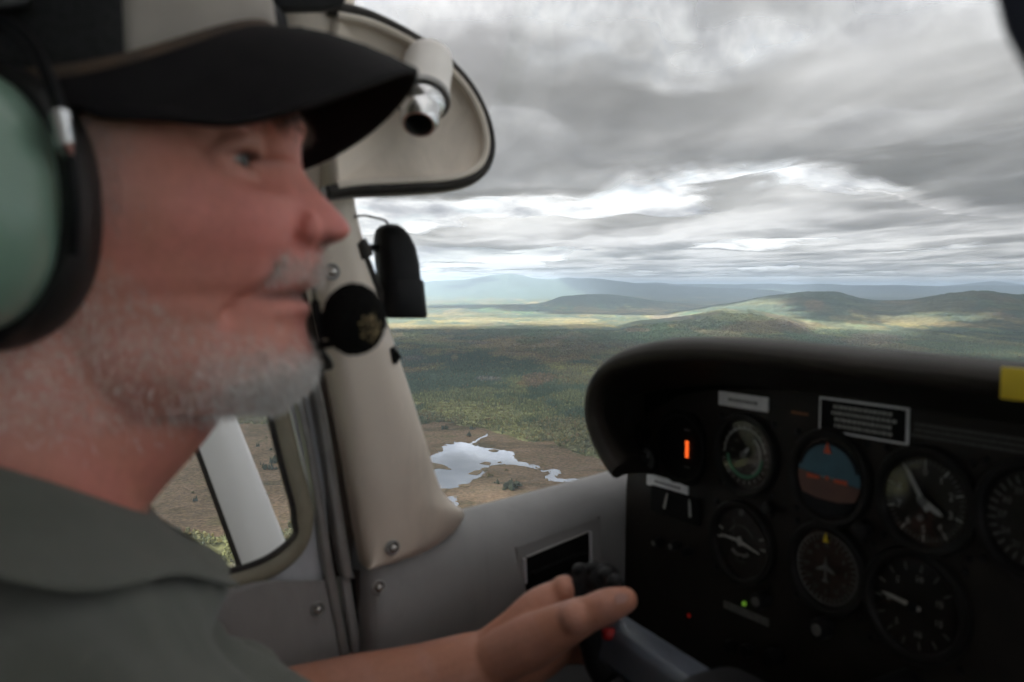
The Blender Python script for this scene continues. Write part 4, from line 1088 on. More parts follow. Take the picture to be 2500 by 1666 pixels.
# twin edge gauge under the lower label
c = C(1652, 1232)
tg_ = box('twin_gauge', (c.x - .034, PF - .004, c.z - .013), (c.x + .034, PF - .0002, c.z + .013), M['blackmatte'], ip, .002)
for dx, an in ((-.012, 15), (.024, -5)): hand('needle', c + Vector((dx, 0, -.006)), R(an), 0, .017, .0028, .0046, M['mark'], tg_)
# labels
def plate(name, px, py, w, h, mat, rot=0., par=None, label=None, dep=.0012):
    c = C(px, py); ca, sa = math.cos(rot), math.sin(rot)
    pts = [c + Vector((x * ca - z * sa, -.0001, x * sa + z * ca)) for x, z in ((-w, h), (w, h), (w, -h), (-w, -h))]
    o_ = prism(name, pts, (0, -dep, 0), mat, par or ip, 0, False)
    if label: o_['label'] = label
    return o_, c
rl = random.Random(3)
def lettering(c, w, h, lines, mat, par, dep=.0016, fill=.8):
    """rows of fine print too soft in the photo to read: word-shaped dashes"""
    v, f = [], []
    lh = 2 * h / lines
    for k in range(lines):
        z_ = h - lh * (k + .5); x = -w * fill + rl.uniform(0, .1) * w
        while x < w * fill:
            wl = rl.uniform(.6, 1.5) * lh * .55; k0 = len(v)
            v += [c + Vector((a_, -dep, z_ + b_)) for a_, b_ in ((x, lh * .28), (min(x + wl, w), lh * .28), (min(x + wl, w), -lh * .28), (x, -lh * .28))]; f.append((k0, k0 + 1, k0 + 2, k0 + 3))
            x += wl + lh * .16
    o_ = part('lettering', v, f, mat, par, False); o_['kind'] = 'stuff'
    return o_
o_, c = plate('white_label', 1815, 980, .0285, .0062, M['label'], 0, None, 'white printed label over the airspeed dial'); lettering(c, .021, .0024, 1, M['ink'], o_)
o_, c = plate('white_label', 1630, 1183, .0295, .0058, M['label'], 0, None, 'white printed label under the small gauge'); lettering(c, .023, .0022, 1, M['ink'], o_)
o_, c = plate('placard', 2106, 1025, .0385, .0135, M['label'], 0, None, 'black placard with a white border'); 
plate('placard_field', 2106, 1025, .0365, .0118, M['blackmatte'], 0, o_, None, .0018); lettering(c, .031, .0098, 4, M['mark'], o_, .0024, .85)
lettering(C(1950, 1009), .0095, .0018, 1, simple('orange_print', (.35, .13, .05), None, .7, 90), ip, .0003)
lettering(C(2370, 1070), .055, .006, 3, simple('faint_print', (.10, .10, .095), None, .7, 90), ip, .0003)
o_, c = plate('dim_label', 1822, 1497, .026, .0035, M['dim'], 0, None, 'dim label beside the green light'); lettering(c, .02, .0012, 1, M['ink'], o_)
# lamps, knobs
lathe('green_light', C(1818, 1474), BK, [(.0022, 0), (.0020, .0016), (0, .0022)], M['led_green'], ip, 12)
lathe('red_light', C(1683, 1503), BK, [(.0022, 0), (.0020, .0016), (0, .0022)], M['led_red'], ip, 12)
def knob(px, py, r, l, cap=None):
    c = C(px, py)
    k_ = lathe('knob', c, BK, [(r * .6, 0), (r * .6, l * .3), (r, l * .35), (r * .95, l * .95), (r * .7, l), (0, l)], M['black'], ip, 18)
    if cap: disc('cap', c, r * .55, l + .0008, M[cap], k_, 14)
for a_ in ((1877, 1461, .0075, .016, 'dim'), (2026, 1528, .0085, .016, 'dim'), (2120, 1290, .007, .012, None), (1888, 1240, .006, .010, None), (1795, 1575, .006, .012, None), (1835, 1585, .006, .012, None), (1690, 1345, .005, .012, None), (1660, 1330, .005, .012, 'dim'), (1618, 1322, .005, .012, 'dim'), (1905, 1600, .008, .016, None)): knob(*a_)
# yellow placard on the hood's edge
p0 = on_fwd(2472, 938, .4672)
yp = prism('yellow_placard', [p0 + Vector((x, 0, z)) for x, z in ((-.0055, .0088), (.030, .0088), (.030, -.0085), (-.0055, -.0085))], (0, -.0018, 0), M['yellow'], ip, .0004)
lettering(p0 + Vector((.016, -.0006, 0)), .010, .003, 1, simple('faded_ink', (.40, .30, .03), None, .7, 90), yp, .0016)

# ================================================================== CONTROL YOKE
yk = rthing('control_yoke', 'black control yoke with a slate grey crossbar in the pilot hand', 'control yoke', tuple(on_fwd(1760, 1700, .40)))
gp_ = curve([on_fwd(1432, 1392, .395), on_fwd(1440, 1420, .394), on_fwd(1450, 1470, .392), on_fwd(1462, 1540, .392), on_fwd(1474, 1600, .394), on_fwd(1500, 1650, .396)], 4)
ng = len(gp_)
tube('grip', gp_, [.004 if k == 0 else .0155 if k < 4 else .0175 if k < 14 else .0165 for k in range(ng)], M['black'], yk, 18)
for k, (x, y) in enumerate(((1415, 1392), (1448, 1388), (1480, 1402), (1500, 1420))):
    lathe('grip_button', on_fwd(x, y, .385), (.1, -.5, .85), [(.006, -.008), (.006, .002), (.004, .004), (0, .0045)], M['black'], yk, 14)
lathe('grip_collar', on_fwd(1468, 1420, .393), (.62, -.2, .3), [(.010, -.02), (.0125, -.018), (.0125, .012), (.009, .016), (0, .016)], M['black'], yk, 18)
b0 = on_fwd(1497, 1560, .398); b1 = on_fwd(1700, 1700, .398); dv_ = (b1 - b0).normalized()
e0 = Vector((0, -1, 0)); e1 = dv_.cross(e0).normalized(); e1 = e1 if e1.z > 0 else -e1
sec = [(-.012, -.016), (.012, -.016), (.016, -.010), (.014, .012), (.010, .016), (-.012, .016)]
rows = [[b0 + dv_ * s + e0 * (a_ * 1.0) + e1 * (b_ * w) for a_, b_ in sec] for s, w in ((-.006, .8), (.0, 1), (.10, 1.05), (.16, 1.15), (.24, 1.3))]
part('crossbar', [p for r_ in rows for p in r_], grid_faces(5, 6, True) + [tuple(range(6))], M['yoke'], yk, True, .002, angle=30)
lathe('red_button', on_fwd(1484, 1548, .383), (0, -1, .25), [(.0045, -.006), (.0045, .002), (.003, .0035), (0, .0038)], M['red'], yk, 16)
box('yoke_hub', tuple(b1 + Vector((.0, -.02, -.05))), tuple(b1 + Vector((.10, .03, .02))), M['black'], yk, .012)
tube('column', [b1 + Vector((.05, .02, -.015)), Vector((b1.x + .05, PF + .02, b1.z - .015))], .014, M['black'], yk, 16)

# ================================================================== SMALL THINGS IN THE CABIN
dvp = rthing('black_device', 'black plastic cased device hung beside the window post on a thin wire', 'device', tuple(on_lat(975, 780, -.66)))
def row_at(y, xa, xb, depth=.034, n=20):
    a_ = on_lat(xa, y, -.66); b_ = on_lat(xb, y, -.66); c_ = (a_ + b_) / 2; hw = (b_ - a_).length / 2; ex = (b_ - a_).normalized(); ey = Vector((1, 0, 0)); out = []
    for e in range(n):
        t_ = TAU * e / n; cx_, sy_ = math.cos(t_), math.sin(t_)
        out.append(c_ + ex * hw * abs(cx_) ** .6 * (1 if cx_ > 0 else -1) + ey * depth / 2 * abs(sy_) ** .6 * (1 if sy_ > 0 else -1))
    return out
rws = [row_at(*a_) for a_ in ((547, 945, 957, .006), (550, 934, 968, .016), (560, 924, 980, .024), (578, 920, 993, .030), (605, 920, 1005, .033), (640, 924, 1013, .034), (688, 930, 1018, .034))]
part('upper_case', [p for r_ in rws for p in r_], grid_faces(len(rws), 20, True) + [tuple(range(20))], M['black'], dvp, True)
rws = [row_at(*a_) for a_ in ((684, 928, 1021, .037), (690, 926, 1023, .039), (768, 934, 1031, .039), (776, 936, 1030, .036))]
part('lower_sleeve', [p for r_ in rws for p in r_], grid_faces(len(rws), 20, True) + [tuple(range(20)), tuple(range(60, 80))], M['black'], dvp, True)
tube('mount_arm', curve([on_lat(875, 600, -.645), on_lat(890, 612, -.65), on_lat(905, 606, -.655), on_lat(922, 604, -.66)], 4), .0028, M['black'], dvp, 8)
tube('mount_foot', [on_lat(878, 590, -.640), on_lat(892, 626, -.642)], [.006, .007], M['seal'], dvp, 10)
tube('strap', curve([on_lat(884, 620, -.645), on_lat(900, 660, -.648), on_lat(918, 700, -.652), on_lat(936, 735, -.658)], 4), .0045, M['seal'], dvp, 8)
tube('wire', curve([on_lat(868, 529, -.635), on_lat(890, 527, -.645), on_lat(915, 532, -.655), on_lat(938, 538, -.66), on_lat(950, 550, -.66)], 5), .0011, M['gap'], dvp, 6)

vz = rthing('sun_visor', 'dark sun visor and hinge at the top edge behind the cap', 'sun visor', tuple(on_lat(760, -40, -.55)))
prism('visor_blade', [on_lat(x, y, -.55) for x, y in ((640, -160), (900, -160), (855, -14), (838, 14), (800, 22), (690, 24), (650, 32))], (-.012, 0, 0), M['black'], vz, .003)
tube('visor_hinge', curve([on_lat(560, -60, -.52), on_lat(592, 8, -.52), on_lat(630, 44, -.53), on_lat(652, 64, -.54)], 4), .014, M['black'], vz, 10)
VD = .15
vr = rthing('right_sun_visor', 'soft dark navy visor edge hanging in the upper right corner', 'sun visor', tuple(local_ray(2560, 60) * VD))
c0_ = local_ray(2560, 40) * VD; nx_ = local_ray(2560, 40).normalized(); sx_ = nx_.cross(Vector((0, 0, 1))).normalized(); sz_ = sx_.cross(nx_)
k_ = VD / .056
vtop = (.338 - c0_.z) / max(.5, sz_.z)
prism('visor_blade', [c0_ + sx_ * a_ + sz_ * b_ for a_, b_ in ((-.0056 * k_, vtop), (.20, vtop), (.20, -.03), (.06, -.045), (.0030 * k_, -.0112 * k_), (.0002 * k_, -.0064 * k_), (-.0026 * k_, -.0006 * k_), (-.0046 * k_, .008 * k_))], nx_ * .008, M['visor'], vr, .002)
# ================================================================== THE PILOT
def pt(px, py, d): return local_ray(px, py) * d
# head frame: forward, left, up; origin between the ears at eye level
HY = R(-26)                             # head turned towards the panel
HO = Vector((-.440, .047, .061))
hf = Vector((-math.sin(HY), math.cos(HY), 0)); hl = Vector((-math.cos(HY), -math.sin(HY), 0)); hu = Vector((0, 0, 1))
def H(x, y, z): return HO + hf * x + hl * y + hu * z
def to_head(P_): 
    d = P_ - np.array(HO); return d @ np.array(hf), d @ np.array(hl), d @ np.array(hu)
def on_sag(px, py, y=0.):
    r_ = local_ray(px, py); return r_ * ((HO + hl * y).dot(hl) / r_.dot(hl))
# front profile traced down the middle of the face
prof_px = [(690, 60), (706, 160), (718, 250), (728, 330), (733, 370), (736, 398), (749, 430), (779, 466), (815, 506), (846, 541), (854, 560), (849, 577), (826, 590), (797, 598), (782, 607), (782, 630), (785, 655), (783, 680),
           (772, 697), (752, 712), (742, 722), (754, 738), (756, 760), (744, 784), (746, 805), (757, 835), (768, 865), (769, 895), (758, 925), (735, 952), (696, 970)]
pf = [(lambda p: ((p - HO).dot(hf), p.z - HO.z))(on_sag(x, y)) for x, y in prof_px]
pz = np.array([q[1] for q in pf][::-1]); pxs = np.array([q[0] for q in pf][::-1])
z_bridge = pf[5][1]; z_sub = pf[14][1]; xb_, xs_ = pf[5][0], pf[14][0]
zt, zb = .116, pf[-1][1] - .004
zs = np.linspace(zb, zt, 190); nth = 220
ths = np.linspace(-math.pi, math.pi, nth, endpoint=False)
def gau(a_, s): return np.exp(-(a_ / s) ** 2)
Zg, Tg = np.meshgrid(zs, ths, indexing='ij')
xprof = np.interp(Zg, pz, pxs)
base_x = np.where((Zg < z_bridge) & (Zg > z_sub), xs_ + (xb_ - .004 - xs_) * (Zg - z_sub) / (z_bridge - z_sub), xprof)
base_x = np.where(Zg > pf[0][1], pxs[-1], base_x)
crown = np.sqrt(np.clip(1 - ((Zg - .03) / .089) ** 2, 0, 1)); crown = np.where(Zg > .03, crown, 1)
wid = np.interp(Zg, [-.125, -.115, -.10, -.085, -.06, -.03, 0, .03, .15], [.040, .047, .056, .0615, .0665, .070, .0715, .0715, .070]) * np.where(Zg > .03, crown, 1)
back = np.interp(Zg, [-.125, -.10, -.06, 0, .03, .15], [.045, .062, .085, .100, .104, .104]) * np.where(Zg > .03, crown, 1)
fx = np.minimum(base_x, np.interp(Zg, [.03, .042, .07, .15], [.2, .080, .070, .066]) * np.where(Zg > .05, np.clip(crown + .06, 0, 1), 1))
co, si = np.cos(Tg), np.sin(Tg)
pfr = np.interp(Zg, [-.12, -.085, -.05, -.02, .0, .02, .05], [1.5, 1.9, 1.75, 1.5, 1.45, 1.3, 1.0])
X = np.where(co > 0, fx * np.abs(co) ** pfr, -back * np.abs(co) ** .9)
Y = wid * np.sign(si) * np.abs(si) ** np.where(co > 0, .86, .8)
frontw = np.clip(co, 0, 1)
# nose
nb = np.clip(xprof - base_x, 0, .05); wN = np.interp(Zg, [z_sub - .004, z_sub + .004, z_sub + .016, z_bridge], [.0105, .0120, .0120, .0085])
X = X + nb * gau(Y, wN) * (co > 0)
X += .0035 * gau(np.abs(Y) - .010, .006) * gau(Zg - (z_sub + .009), .008) * (co > 0)
# sockets, brow, lids, cheeks, folds, lips
ze = -.0062
X += -.0150 * gau(np.abs(Y) - .0295, .0125) * gau(Zg - ze, .0115) * (co > 0)
X += .0075 * gau(np.abs(Y) - .032, .022) * gau(Zg - .0150, .0065) * (co > 0)
X += .0042 * gau(np.abs(Y) - .034, .013) * gau(Zg + .0210, .0050) * (co > 0)
X += .0060 * gau(np.abs(Y) - .042, .017) * gau(Zg + .034, .016) * (co > 0)
Y += np.sign(Y) * .003 * gau(np.abs(Y) - .060, .02) * gau(Zg + .030, .02)
for (y0, z0, y1, z1, dp, w) in ((.019, z_sub + .006, .034, -.072, .0065, .0045), (.034, -.072, .037, -.097, .0042, .005), (.052, -.025, .050, -.080, .0028, .006), (.046, .004, .058, .010, .0016, .003), (.046, -.004, .058, -.008, .0016, .003)):
    ty, tz = y1 - y0, z1 - z0; tt = np.clip(((np.abs(Y) - y0) * ty + (Zg - z0) * tz) / (ty * ty + tz * tz), 0, 1)
    dist = np.hypot(np.abs(Y) - y0 - ty * tt, Zg - z0 - tz * tt)
    X -= dp * gau(dist, w) * (co > 0)
zm = pf[20][1]
mc = gau(Zg - (zm + .0), .0026) * np.clip(1 - np.abs(Y) / .030, 0, 1) ** .4
X -= .0060 * mc * (co > 0)
X -= .0015 * gau(np.abs(Y) - .029, .006) * gau(Zg - zm + .002, .006) * (co > 0)
# jowl along the jaw
Y += np.sign(Y) * .0045 * gau(Zg + .098, .02) * gau(X - .045, .04)
nzv = fbm(Y * 130 + 5, Zg * 130, 3, 900) - .5
X += nzv * .0011 * (co > 0)
hv = [H(a_, b_, c_) for a_, b_, c_ in zip(X.ravel(), Y.ravel(), Zg.ravel())]
hfaces = grid_faces(len(zs), nth, True)
hv.append(H(0.02, 0, zb)); hv.append(H(0, 0, zt + .002)); nb_ = len(zs) * nth
hfaces += [(nb_, (k + 1) % nth, k) for k in range(nth)] + [(nb_ + 1, (len(zs) - 1) * nth + k, (len(zs) - 1) * nth + (k + 1) % nth) for k in range(nth)]

bmB = bmesh.new()
def add_vf(v, f):
    vv = [bmB.verts.new(p) for p in v]
    for q in f:
        try: bmB.faces.new([vv[w] for w in q])
        except ValueError: pass
def ball(c, r, sc=(1, 1, 1)):
    bmesh.ops.create_icosphere(bmB, subdivisions=3, radius=1, matrix=Matrix.Translation(c) @ Matrix.Diagonal((r * sc[0], r * sc[1], r * sc[2], 1)))
def limb(pts, rads, n=20, m=5):
    pts = curve(pts, m); ks = np.linspace(0, len(rads) - 1, len(pts)); rr_ = list(np.interp(ks, range(len(rads)), rads))
    add_vf(*tube_vf(pts, rr_, n)); ball(pts[0], rr_[0]); ball(pts[-1], rr_[-1])
add_vf(hv, hfaces)
for s in (-1, 1):                     # nostril wings, lids
    ball(H(pf[10][0] - .0185, s * .0135, z_sub + .0085), .0084, (1.15, .80, .98))
    limb([H(.0625, s * .0465, -.0055), H(.0705, s * .0385, .0002), H(.0735, s * .0290, .0008), H(.0730, s * .0185, -.0050)], [.0034, .0048, .0050, .0034], 12)
    limb([H(.0625, s * .0460, -.0085), H(.0695, s * .0375, -.0128), H(.0720, s * .0280, -.0130), H(.0725, s * .0185, -.0095)], [.0034, .0046, .0046, .0034], 12)
# neck with a heavy throat
limb([H(-.025, 0, -.02), Vector((-.44, .004, -.075)), Vector((-.44, -.008, -.125)), Vector((-.44, -.022, -.20))], [.065, .064, .065, .075], 28)
limb([on_sag(690, 950) - hf * .03 + hu * .016, on_sag(560, 985) - hf * .03 + hu * .014, Vector((-.44, .008, -.095)), Vector((-.44, -.006, -.16))], [.024, .036, .053, .058], 24)
# torso
def ellipse_row(U_, hw, f0, b0, n=44, p=.8, dl=0.):
    r_ = []
    for e in range(n):
        a_ = TAU * e / n; c_, s_ = math.cos(a_), math.sin(a_)
        r_.append(Vector((-.44 + dl + hw * abs(c_) ** p * (1 if c_ > 0 else -1), (f0 if s_ > 0 else -b0) * abs(s_) ** p, U_)))
    return r_
TOR = [(-.098, .066, .046, .064), (-.112, .085, .050, .075), (-.128, .118, .058, .092), (-.148, .152, .071, .108), (-.172, .178, .087, .122), (-.205, .195, .108, .132), (-.26, .200, .140, .140), (-.34, .196, .180, .142), (-.44, .192, .205, .138), (-.54, .196, .190, .140), (-.60, .19, .16, .14)]
rows = [ellipse_row(a_[0], a_[1] - .014 * min(1, k / 3), a_[2] - .016 * min(1, k / 3), a_[3] - .014 * min(1, k / 3)) for k, a_ in enumerate(TOR)]
add_vf([p for r_ in rows for p in r_], grid_faces(len(rows), 44, True) + [tuple(range(44)), tuple(range((len(rows) - 1) * 44, len(rows) * 44))[::-1]])
# arms: the far one reaches to the yoke, the near one hangs down out of view
W_ = pt(1185, 1624, .664)
limb([Vector((-.60, -.035, -.185)), Vector((-.632, .02, -.28)), Vector((-.632, .085, -.352))], [.046, .047, .043], 22)
limb([Vector((-.632, .085, -.352)), pt(640, 1800, .64), pt(900, 1729, .655), pt(1050, 1672, .662), W_], [.043, .045, .0415, .032, .0265], 22)
limb([Vector((-.275, -.04, -.20)), Vector((-.235, -.02, -.34)), Vector((-.245, .06, -.47))], [.046, .048, .043], 22)
limb([Vector((-.245, .06, -.47)), Vector((-.30, .22, -.52)), Vector((-.33, .30, -.53))], [.043, .036, .028], 22)
ball(Vector((-.335, .34, -.53)), .035, (1, 1.4, .7))
for s in (-1, 1): limb([Vector((-.44 + s * .095, -.04, -.56)), Vector((-.44 + s * .11, .30, -.53)), Vector((-.44 + s * .11, .42, -.54)), Vector((-.44 + s * .11, .46, -.80)), Vector((-.44 + s * .11, .44, -.93))], [.085, .075, .06, .05, .04], 18)
# hand on the yoke
K = [pt(1374, 1456, .668), pt(1388, 1500, .682), pt(1384, 1546, .692), pt(1368, 1588, .698)]
limb([W_, pt(1262, 1560, .664), pt(1318, 1494, .664), K[0]], [.0248, .0225, .0185, .0138], 18)
limb([W_, pt(1280, 1570, .672), K[1]], [.024, .021, .013], 16)
limb([W_, pt(1290, 1600, .680), K[2]], [.025, .022, .013], 16)
limb([W_, pt(1280, 1620, .684), K[3]], [.024, .021, .012], 16)
limb([pt(1212, 1606, .655), pt(1300, 1566, .640), pt(1398, 1516, .622), pt(1440, 1498, .618), pt(1476, 1483, .615), pt(1502, 1473, .614), pt(1524, 1466, .615)], [.020, .0205, .0155, .0128, .0130, .0118, .0098], 18)
for k, (a_, b_, c_, r_) in enumerate(((pt(1418, 1440, .700), pt(1462, 1446, .708), pt(1490, 1470, .690), .0108), (pt(1440, 1494, .716), pt(1488, 1500, .704), pt(1500, 1515, .682), .0110), (pt(1438, 1545, .722), pt(1490, 1556, .710), pt(1505, 1570, .688), .0105), (pt(1420, 1592, .724), pt(1478, 1606, .712), pt(1498, 1616, .690), .0094))):
    limb([K[k], a_, b_, c_], [r_ * 1.22, r_ * 1.08, r_, r_ * .85], 14)
ball(pt(1404, 1509, .613), .0118); ball(pt(1478, 1479, .6135), .0122, (1, .9, .95)); ball(pt(1380, 1446, .664), .0132)
bmesh.ops.recalc_face_normals(bmB, faces=bmB.faces)
rawm = bpy.data.meshes.new('raw'); bmB.to_mesh(rawm); bmB.free()
raw = bpy.data.objects.new('raw', rawm); COL.objects.link(raw)
md = raw.modifiers.new('r', 'REMESH'); md.mode = 'VOXEL'; md.voxel_size = .0018; md.use_smooth_shade = True
md = raw.modifiers.new('s', 'SMOOTH'); md.factor = .5; md.iterations = 2
dg = bpy.context.evaluated_depsgraph_get()
body_me = bpy.data.meshes.new_from_object(raw.evaluated_get(dg)); bpy.data.objects.remove(raw)
body_me.name = 'person'
nv = len(body_me.vertices); Pb = np.empty(nv * 3); body_me.vertices.foreach_get('co', Pb); Pb = Pb.reshape(-1, 3)
hx, hy_, hz = to_head(Pb); ay = np.abs(hy_)
is_head = (hz > -.16) & (hx > -.2) & (hx < .2) & (ay < .1)
skin = np.tile(np.array((.65, .255, .19)), (nv, 1))
def tint(c, w): 
    global skin
    skin = skin * (1 - w[:, None]) + np.array(c) * w[:, None]
mott = fbm(hx * 60 + hy_ * 40, hz * 60 + hy_ * 30, 4, 611)
tint((.66, .245, .195), sstep(mott, .45, .62) * .75)
tint((.72, .225, .19), is_head * gau(hx - .085, .035) * gau(hz + .035, .028) * .8)
tint((.74, .225, .20), is_head * sstep(hx, .098, .112) * gau(hz + .025, .022) * gau(ay, .02) * .9)
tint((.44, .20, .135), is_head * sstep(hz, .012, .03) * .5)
tint((.34, .17, .11), is_head * gau(ay - .034, .018) * gau(hz + .003, .013) * .75)  # brow shadow painted into the skin round the eyes
tint((.04, .025, .02), is_head * gau(ay - .032, .0125) * gau(hz + .0044, .0020) * sstep(hx, .058, .064))
tint((.55, .20, .17), is_head * gau(hz - zm + .007, .006) * gau(ay, .018) * sstep(hx, .07, .08) * .8)
tint((.16, .06, .05), is_head * gau(hz - zm, .0022) * sstep(.031 - ay, 0, .008) * sstep(hx, .06, .07) * .9)
tint((.60, .22, .19), is_head * gau(hz + .088, .010) * gau(ay, .018) * sstep(hx, .08, .09) * .6)
tint((.06, .02, .018), is_head * gau(hz - (z_sub + .0030), .0045) * gau(hx - (pf[10][0] - .0110), .0065) * gau(ay - .0075, .0050))  # dark nostril hollows painted into the skin, not carved
# beard: greyest on chin and lip, thin up the cheek
cheek_line = np.interp(hx, [-.02, .02, .05, .08, .10], [-.02, -.050, -.072, -.080, -.075])
bn = fbm(hx * 300 + hy_ * 120, hz * 190, 3, 733)
bd = is_head * sstep(cheek_line + (bn - .5) * .02 - hz, -.006, .014) * sstep(hz, -.142, -.112) * (1 - .9 * gau(hz - zm + .006, .010) * gau(ay, .022) * (hx > .06)) * (1 - .75 * gau(hz + .085, .009) * gau(ay, .016) * (hx > .06))
mus = is_head * gau(hz - (zm + .011), .0075) * sstep(.040 - ay, 0, .012) * sstep(hx, .065, .075)
heavy = sstep(hx, .045, .085) * sstep(-hz, .085, .105)
tint((.50, .27, .215), bd * .4 * (1 - heavy)); tint((.88, .80, .75), bd * heavy * .85); tint((.62, .52, .47), mus * .4)
bn2 = fbm(hx * 620 + hy_ * 300, hz * 560, 3, 739)
tint((.62, .49, .43), bd * sstep(bn2, .42, .62) * .42 * sstep(hz, -.128, -.105))
side = is_head * gau(hx - .018, .016) * sstep(hz, -.05, -.02) * sstep(ay, .05, .06)
tint((.33, .28, .25), side * .6)
tint((.43, .215, .15), (~is_head) * .75)
tint((.46, .19, .115), (Pb[:, 0] < -.45) * (Pb[:, 1] > .09) * (Pb[:, 2] < -.2) * .6 * sstep(fbm(Pb[:, 1] * 70, Pb[:, 2] * 70 + Pb[:, 0] * 40, 4, 81), .4, .6))
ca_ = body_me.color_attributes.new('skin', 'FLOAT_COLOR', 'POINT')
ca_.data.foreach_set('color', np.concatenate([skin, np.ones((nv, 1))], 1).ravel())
m_skin, t, b = material('skin')
at = t.new('ShaderNodeAttribute', attribute_name='skin'); tc = t.new('ShaderNodeTexCoord'); O = tc.outputs['Object']
t.put(b.inputs['Base Color'], t.mix(1.0, at.outputs['Color'], t.ramp(t.noise(O, 170, 4, .65), [(.3, .93), (.7, 1.06)]), 'MULTIPLY'))
b.inputs['Roughness'].default_value = .52; b.inputs['Subsurface Weight'].default_value = .08; b.inputs['Subsurface Radius'].default_value = (.6, .25, .15); b.inputs['Subsurface Scale'].default_value = .008
bp = t.new('ShaderNodeBump'); bp.inputs['Distance'].default_value = .0012; bp.inputs['Strength'].default_value = .35
t.put(bp.inputs['Height'], t.noise(O, 420, 4, .7)); t.put(b.inputs['Normal'], bp.outputs[0])
PO = Vector((-.44, .0, -.95))
body_me.transform(Matrix.Translation(-PO)); body_me.shade_smooth()
body_me.materials.clear(); body_me.materials.append(m_skin)
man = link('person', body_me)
man.location = CR @ PO; man.rotation_euler = (0, 0, -YAW); ORG[man.name] = PO
tag(man, 'man with grey stubble in a black cap and green polo, hand on the yoke', 'person')

# eyes
m_eye, t, b = material('eyeball'); b.inputs['Base Color'].default_value = (.20, .165, .14, 1); b.inputs['Roughness'].default_value = .4
m_iris, t, b = material('iris'); b.inputs['Base Color'].default_value = (.02, .016, .012, 1); b.inputs['Roughness'].default_value = .3
for s in (-1, 1):
    ec = H(.0605, s * .0300, -.0064); gz = (hf * 1 + hl * .1 * 0 + hu * -.02).normalized()
    ey = lathe('eye', ec, gz, [(0, -.0115), (.006, -.0098), (.010, -.0057), (.0115, 0), (.010, .0057), (.006, .0098), (0, .0115)], m_eye, man, 24)
    lathe('iris', ec, gz, [(.0055, .0103), (.0045, .0112), (.002, .0121), (0, .0123)], m_iris, ey, 16)

# beard, moustache, brows: fine strands
def strands(name, mask_fn, count, lmin, lmax, cols, seed, wdt=.00014, lift=.5, parent=man):
    rq = np.random.RandomState(seed)
    me_ = body_me; npoly = len(me_.polygons)
    cen_ = np.empty(npoly * 3); me_.polygons.foreach_get('center', cen_); cen_ = cen_.reshape(-1, 3) + np.array(PO)
    nor = np.empty(npoly * 3); me_.polygons.foreach_get('normal', nor); nor = nor.reshape(-1, 3)
    w = mask_fn(*to_head(cen_)); w = np.clip(w, 0, None); pr = w / w.sum()
    idx = rq.choice(npoly, count, p=pr)
    base_ = cen_[idx] + rq.normal(0, .0009, (count, 3)); n_ = nor[idx]
    down = np.array((0, 0, -1.)) * .8 + np.array(hf) * .15
    d_ = n_ * lift + down[None] * (1 - lift) + rq.normal(0, .28, (count, 3)); d_ /= np.linalg.norm(d_, axis=1)[:, None]
    ln = rq.uniform(lmin, lmax, (count, 1)); s_ = np.cross(d_, rq.normal(0, 1, (count, 3))); s_ /= np.linalg.norm(s_, axis=1)[:, None]
    base_ = base_ - n_ * .0006
    mid = base_ + d_ * ln * .55; tip = base_ + d_ * ln + np.array((0, 0, -1.)) * ln * .25
    V_ = np.concatenate([base_ - s_ * wdt, base_ + s_ * wdt, mid - s_ * wdt * .8, mid + s_ * wdt * .8, tip], 1).reshape(-1, 3) - np.array(PO)
    k = np.arange(count) * 5
    F_ = np.concatenate([np.stack([k, k + 1, k + 3], 1), np.stack([k, k + 3, k + 2], 1), np.stack([k + 2, k + 3, k + 4], 1)])
    mm = bpy.data.meshes.new(name); mm.from_pydata(V_.tolist(), [], F_.tolist())
    c_ = np.array(cols)[rq.randint(0, len(cols), count)] * rq.uniform(.8, 1.15, (count, 1))
    a_ = mm.color_attributes.new('hair', 'FLOAT_COLOR', 'POINT'); a_.data.foreach_set('color', np.concatenate([np.repeat(c_, 5, 0), np.ones((count * 5, 1))], 1).ravel())
    o_ = link(name, mm, m_hair, parent); o_['kind'] = 'stuff'; return o_
m_hair, t, b = material('hair'); at = t.new('ShaderNodeAttribute', attribute_name='hair'); t.put(b.inputs['Base Color'], at.outputs['Color']); b.inputs['Roughness'].default_value = .55
def m_beard(x, y, z):
    a_ = np.abs(y); line = np.interp(x, [-.02, .02, .05, .08, .10], [-.02, -.052, -.074, -.082, -.078])
    k = sstep(line - z, -.002, .018) * sstep(z, -.135, -.112) * (x > -.02) * (a_ < .09) * (1 - gau(z - zm + .006, .009) * gau(a_, .024) * (x > .06)) * (1 - .9 * gau(z + .085, .009) * gau(a_, .016) * (x > .06))
    return k * (.10 + .9 * sstep(x, .04, .085) * sstep(-z, .08, .10))
strands('beard', m_beard, 11000, .0025, .0055, [(.90, .88, .86), (.82, .80, .78), (.68, .60, .55), (.92, .91, .90), (.56, .46, .40)], 1)
strands('moustache', lambda x, y, z: gau(z - (zm + .0135), .0052) * (np.abs(y) < .034) * (x > .068) * (x < .12), 1200, .003, .006, [(.76, .71, .67), (.86, .83, .80), (.48, .38, .32), (.66, .60, .55)], 2, lift=.35)
strands('eyebrow', lambda x, y, z: gau(z - .0165, .0042) * gau(np.abs(y) - .031, .014) * (x > .055) * (x < .12), 1600, .004, .007, [(.10, .07, .055), (.16, .12, .10), (.22, .19, .17)], 3, lift=.45)
strands('hair', lambda x, y, z: gau(x - .012, .014) * sstep(z, -.045, -.02) * (z < .035) * (np.abs(y) > .055), 5000, .003, .007, [(.30, .27, .25), (.20, .17, .15), (.42, .39, .37)], 4, wdt=.00012, lift=.15)

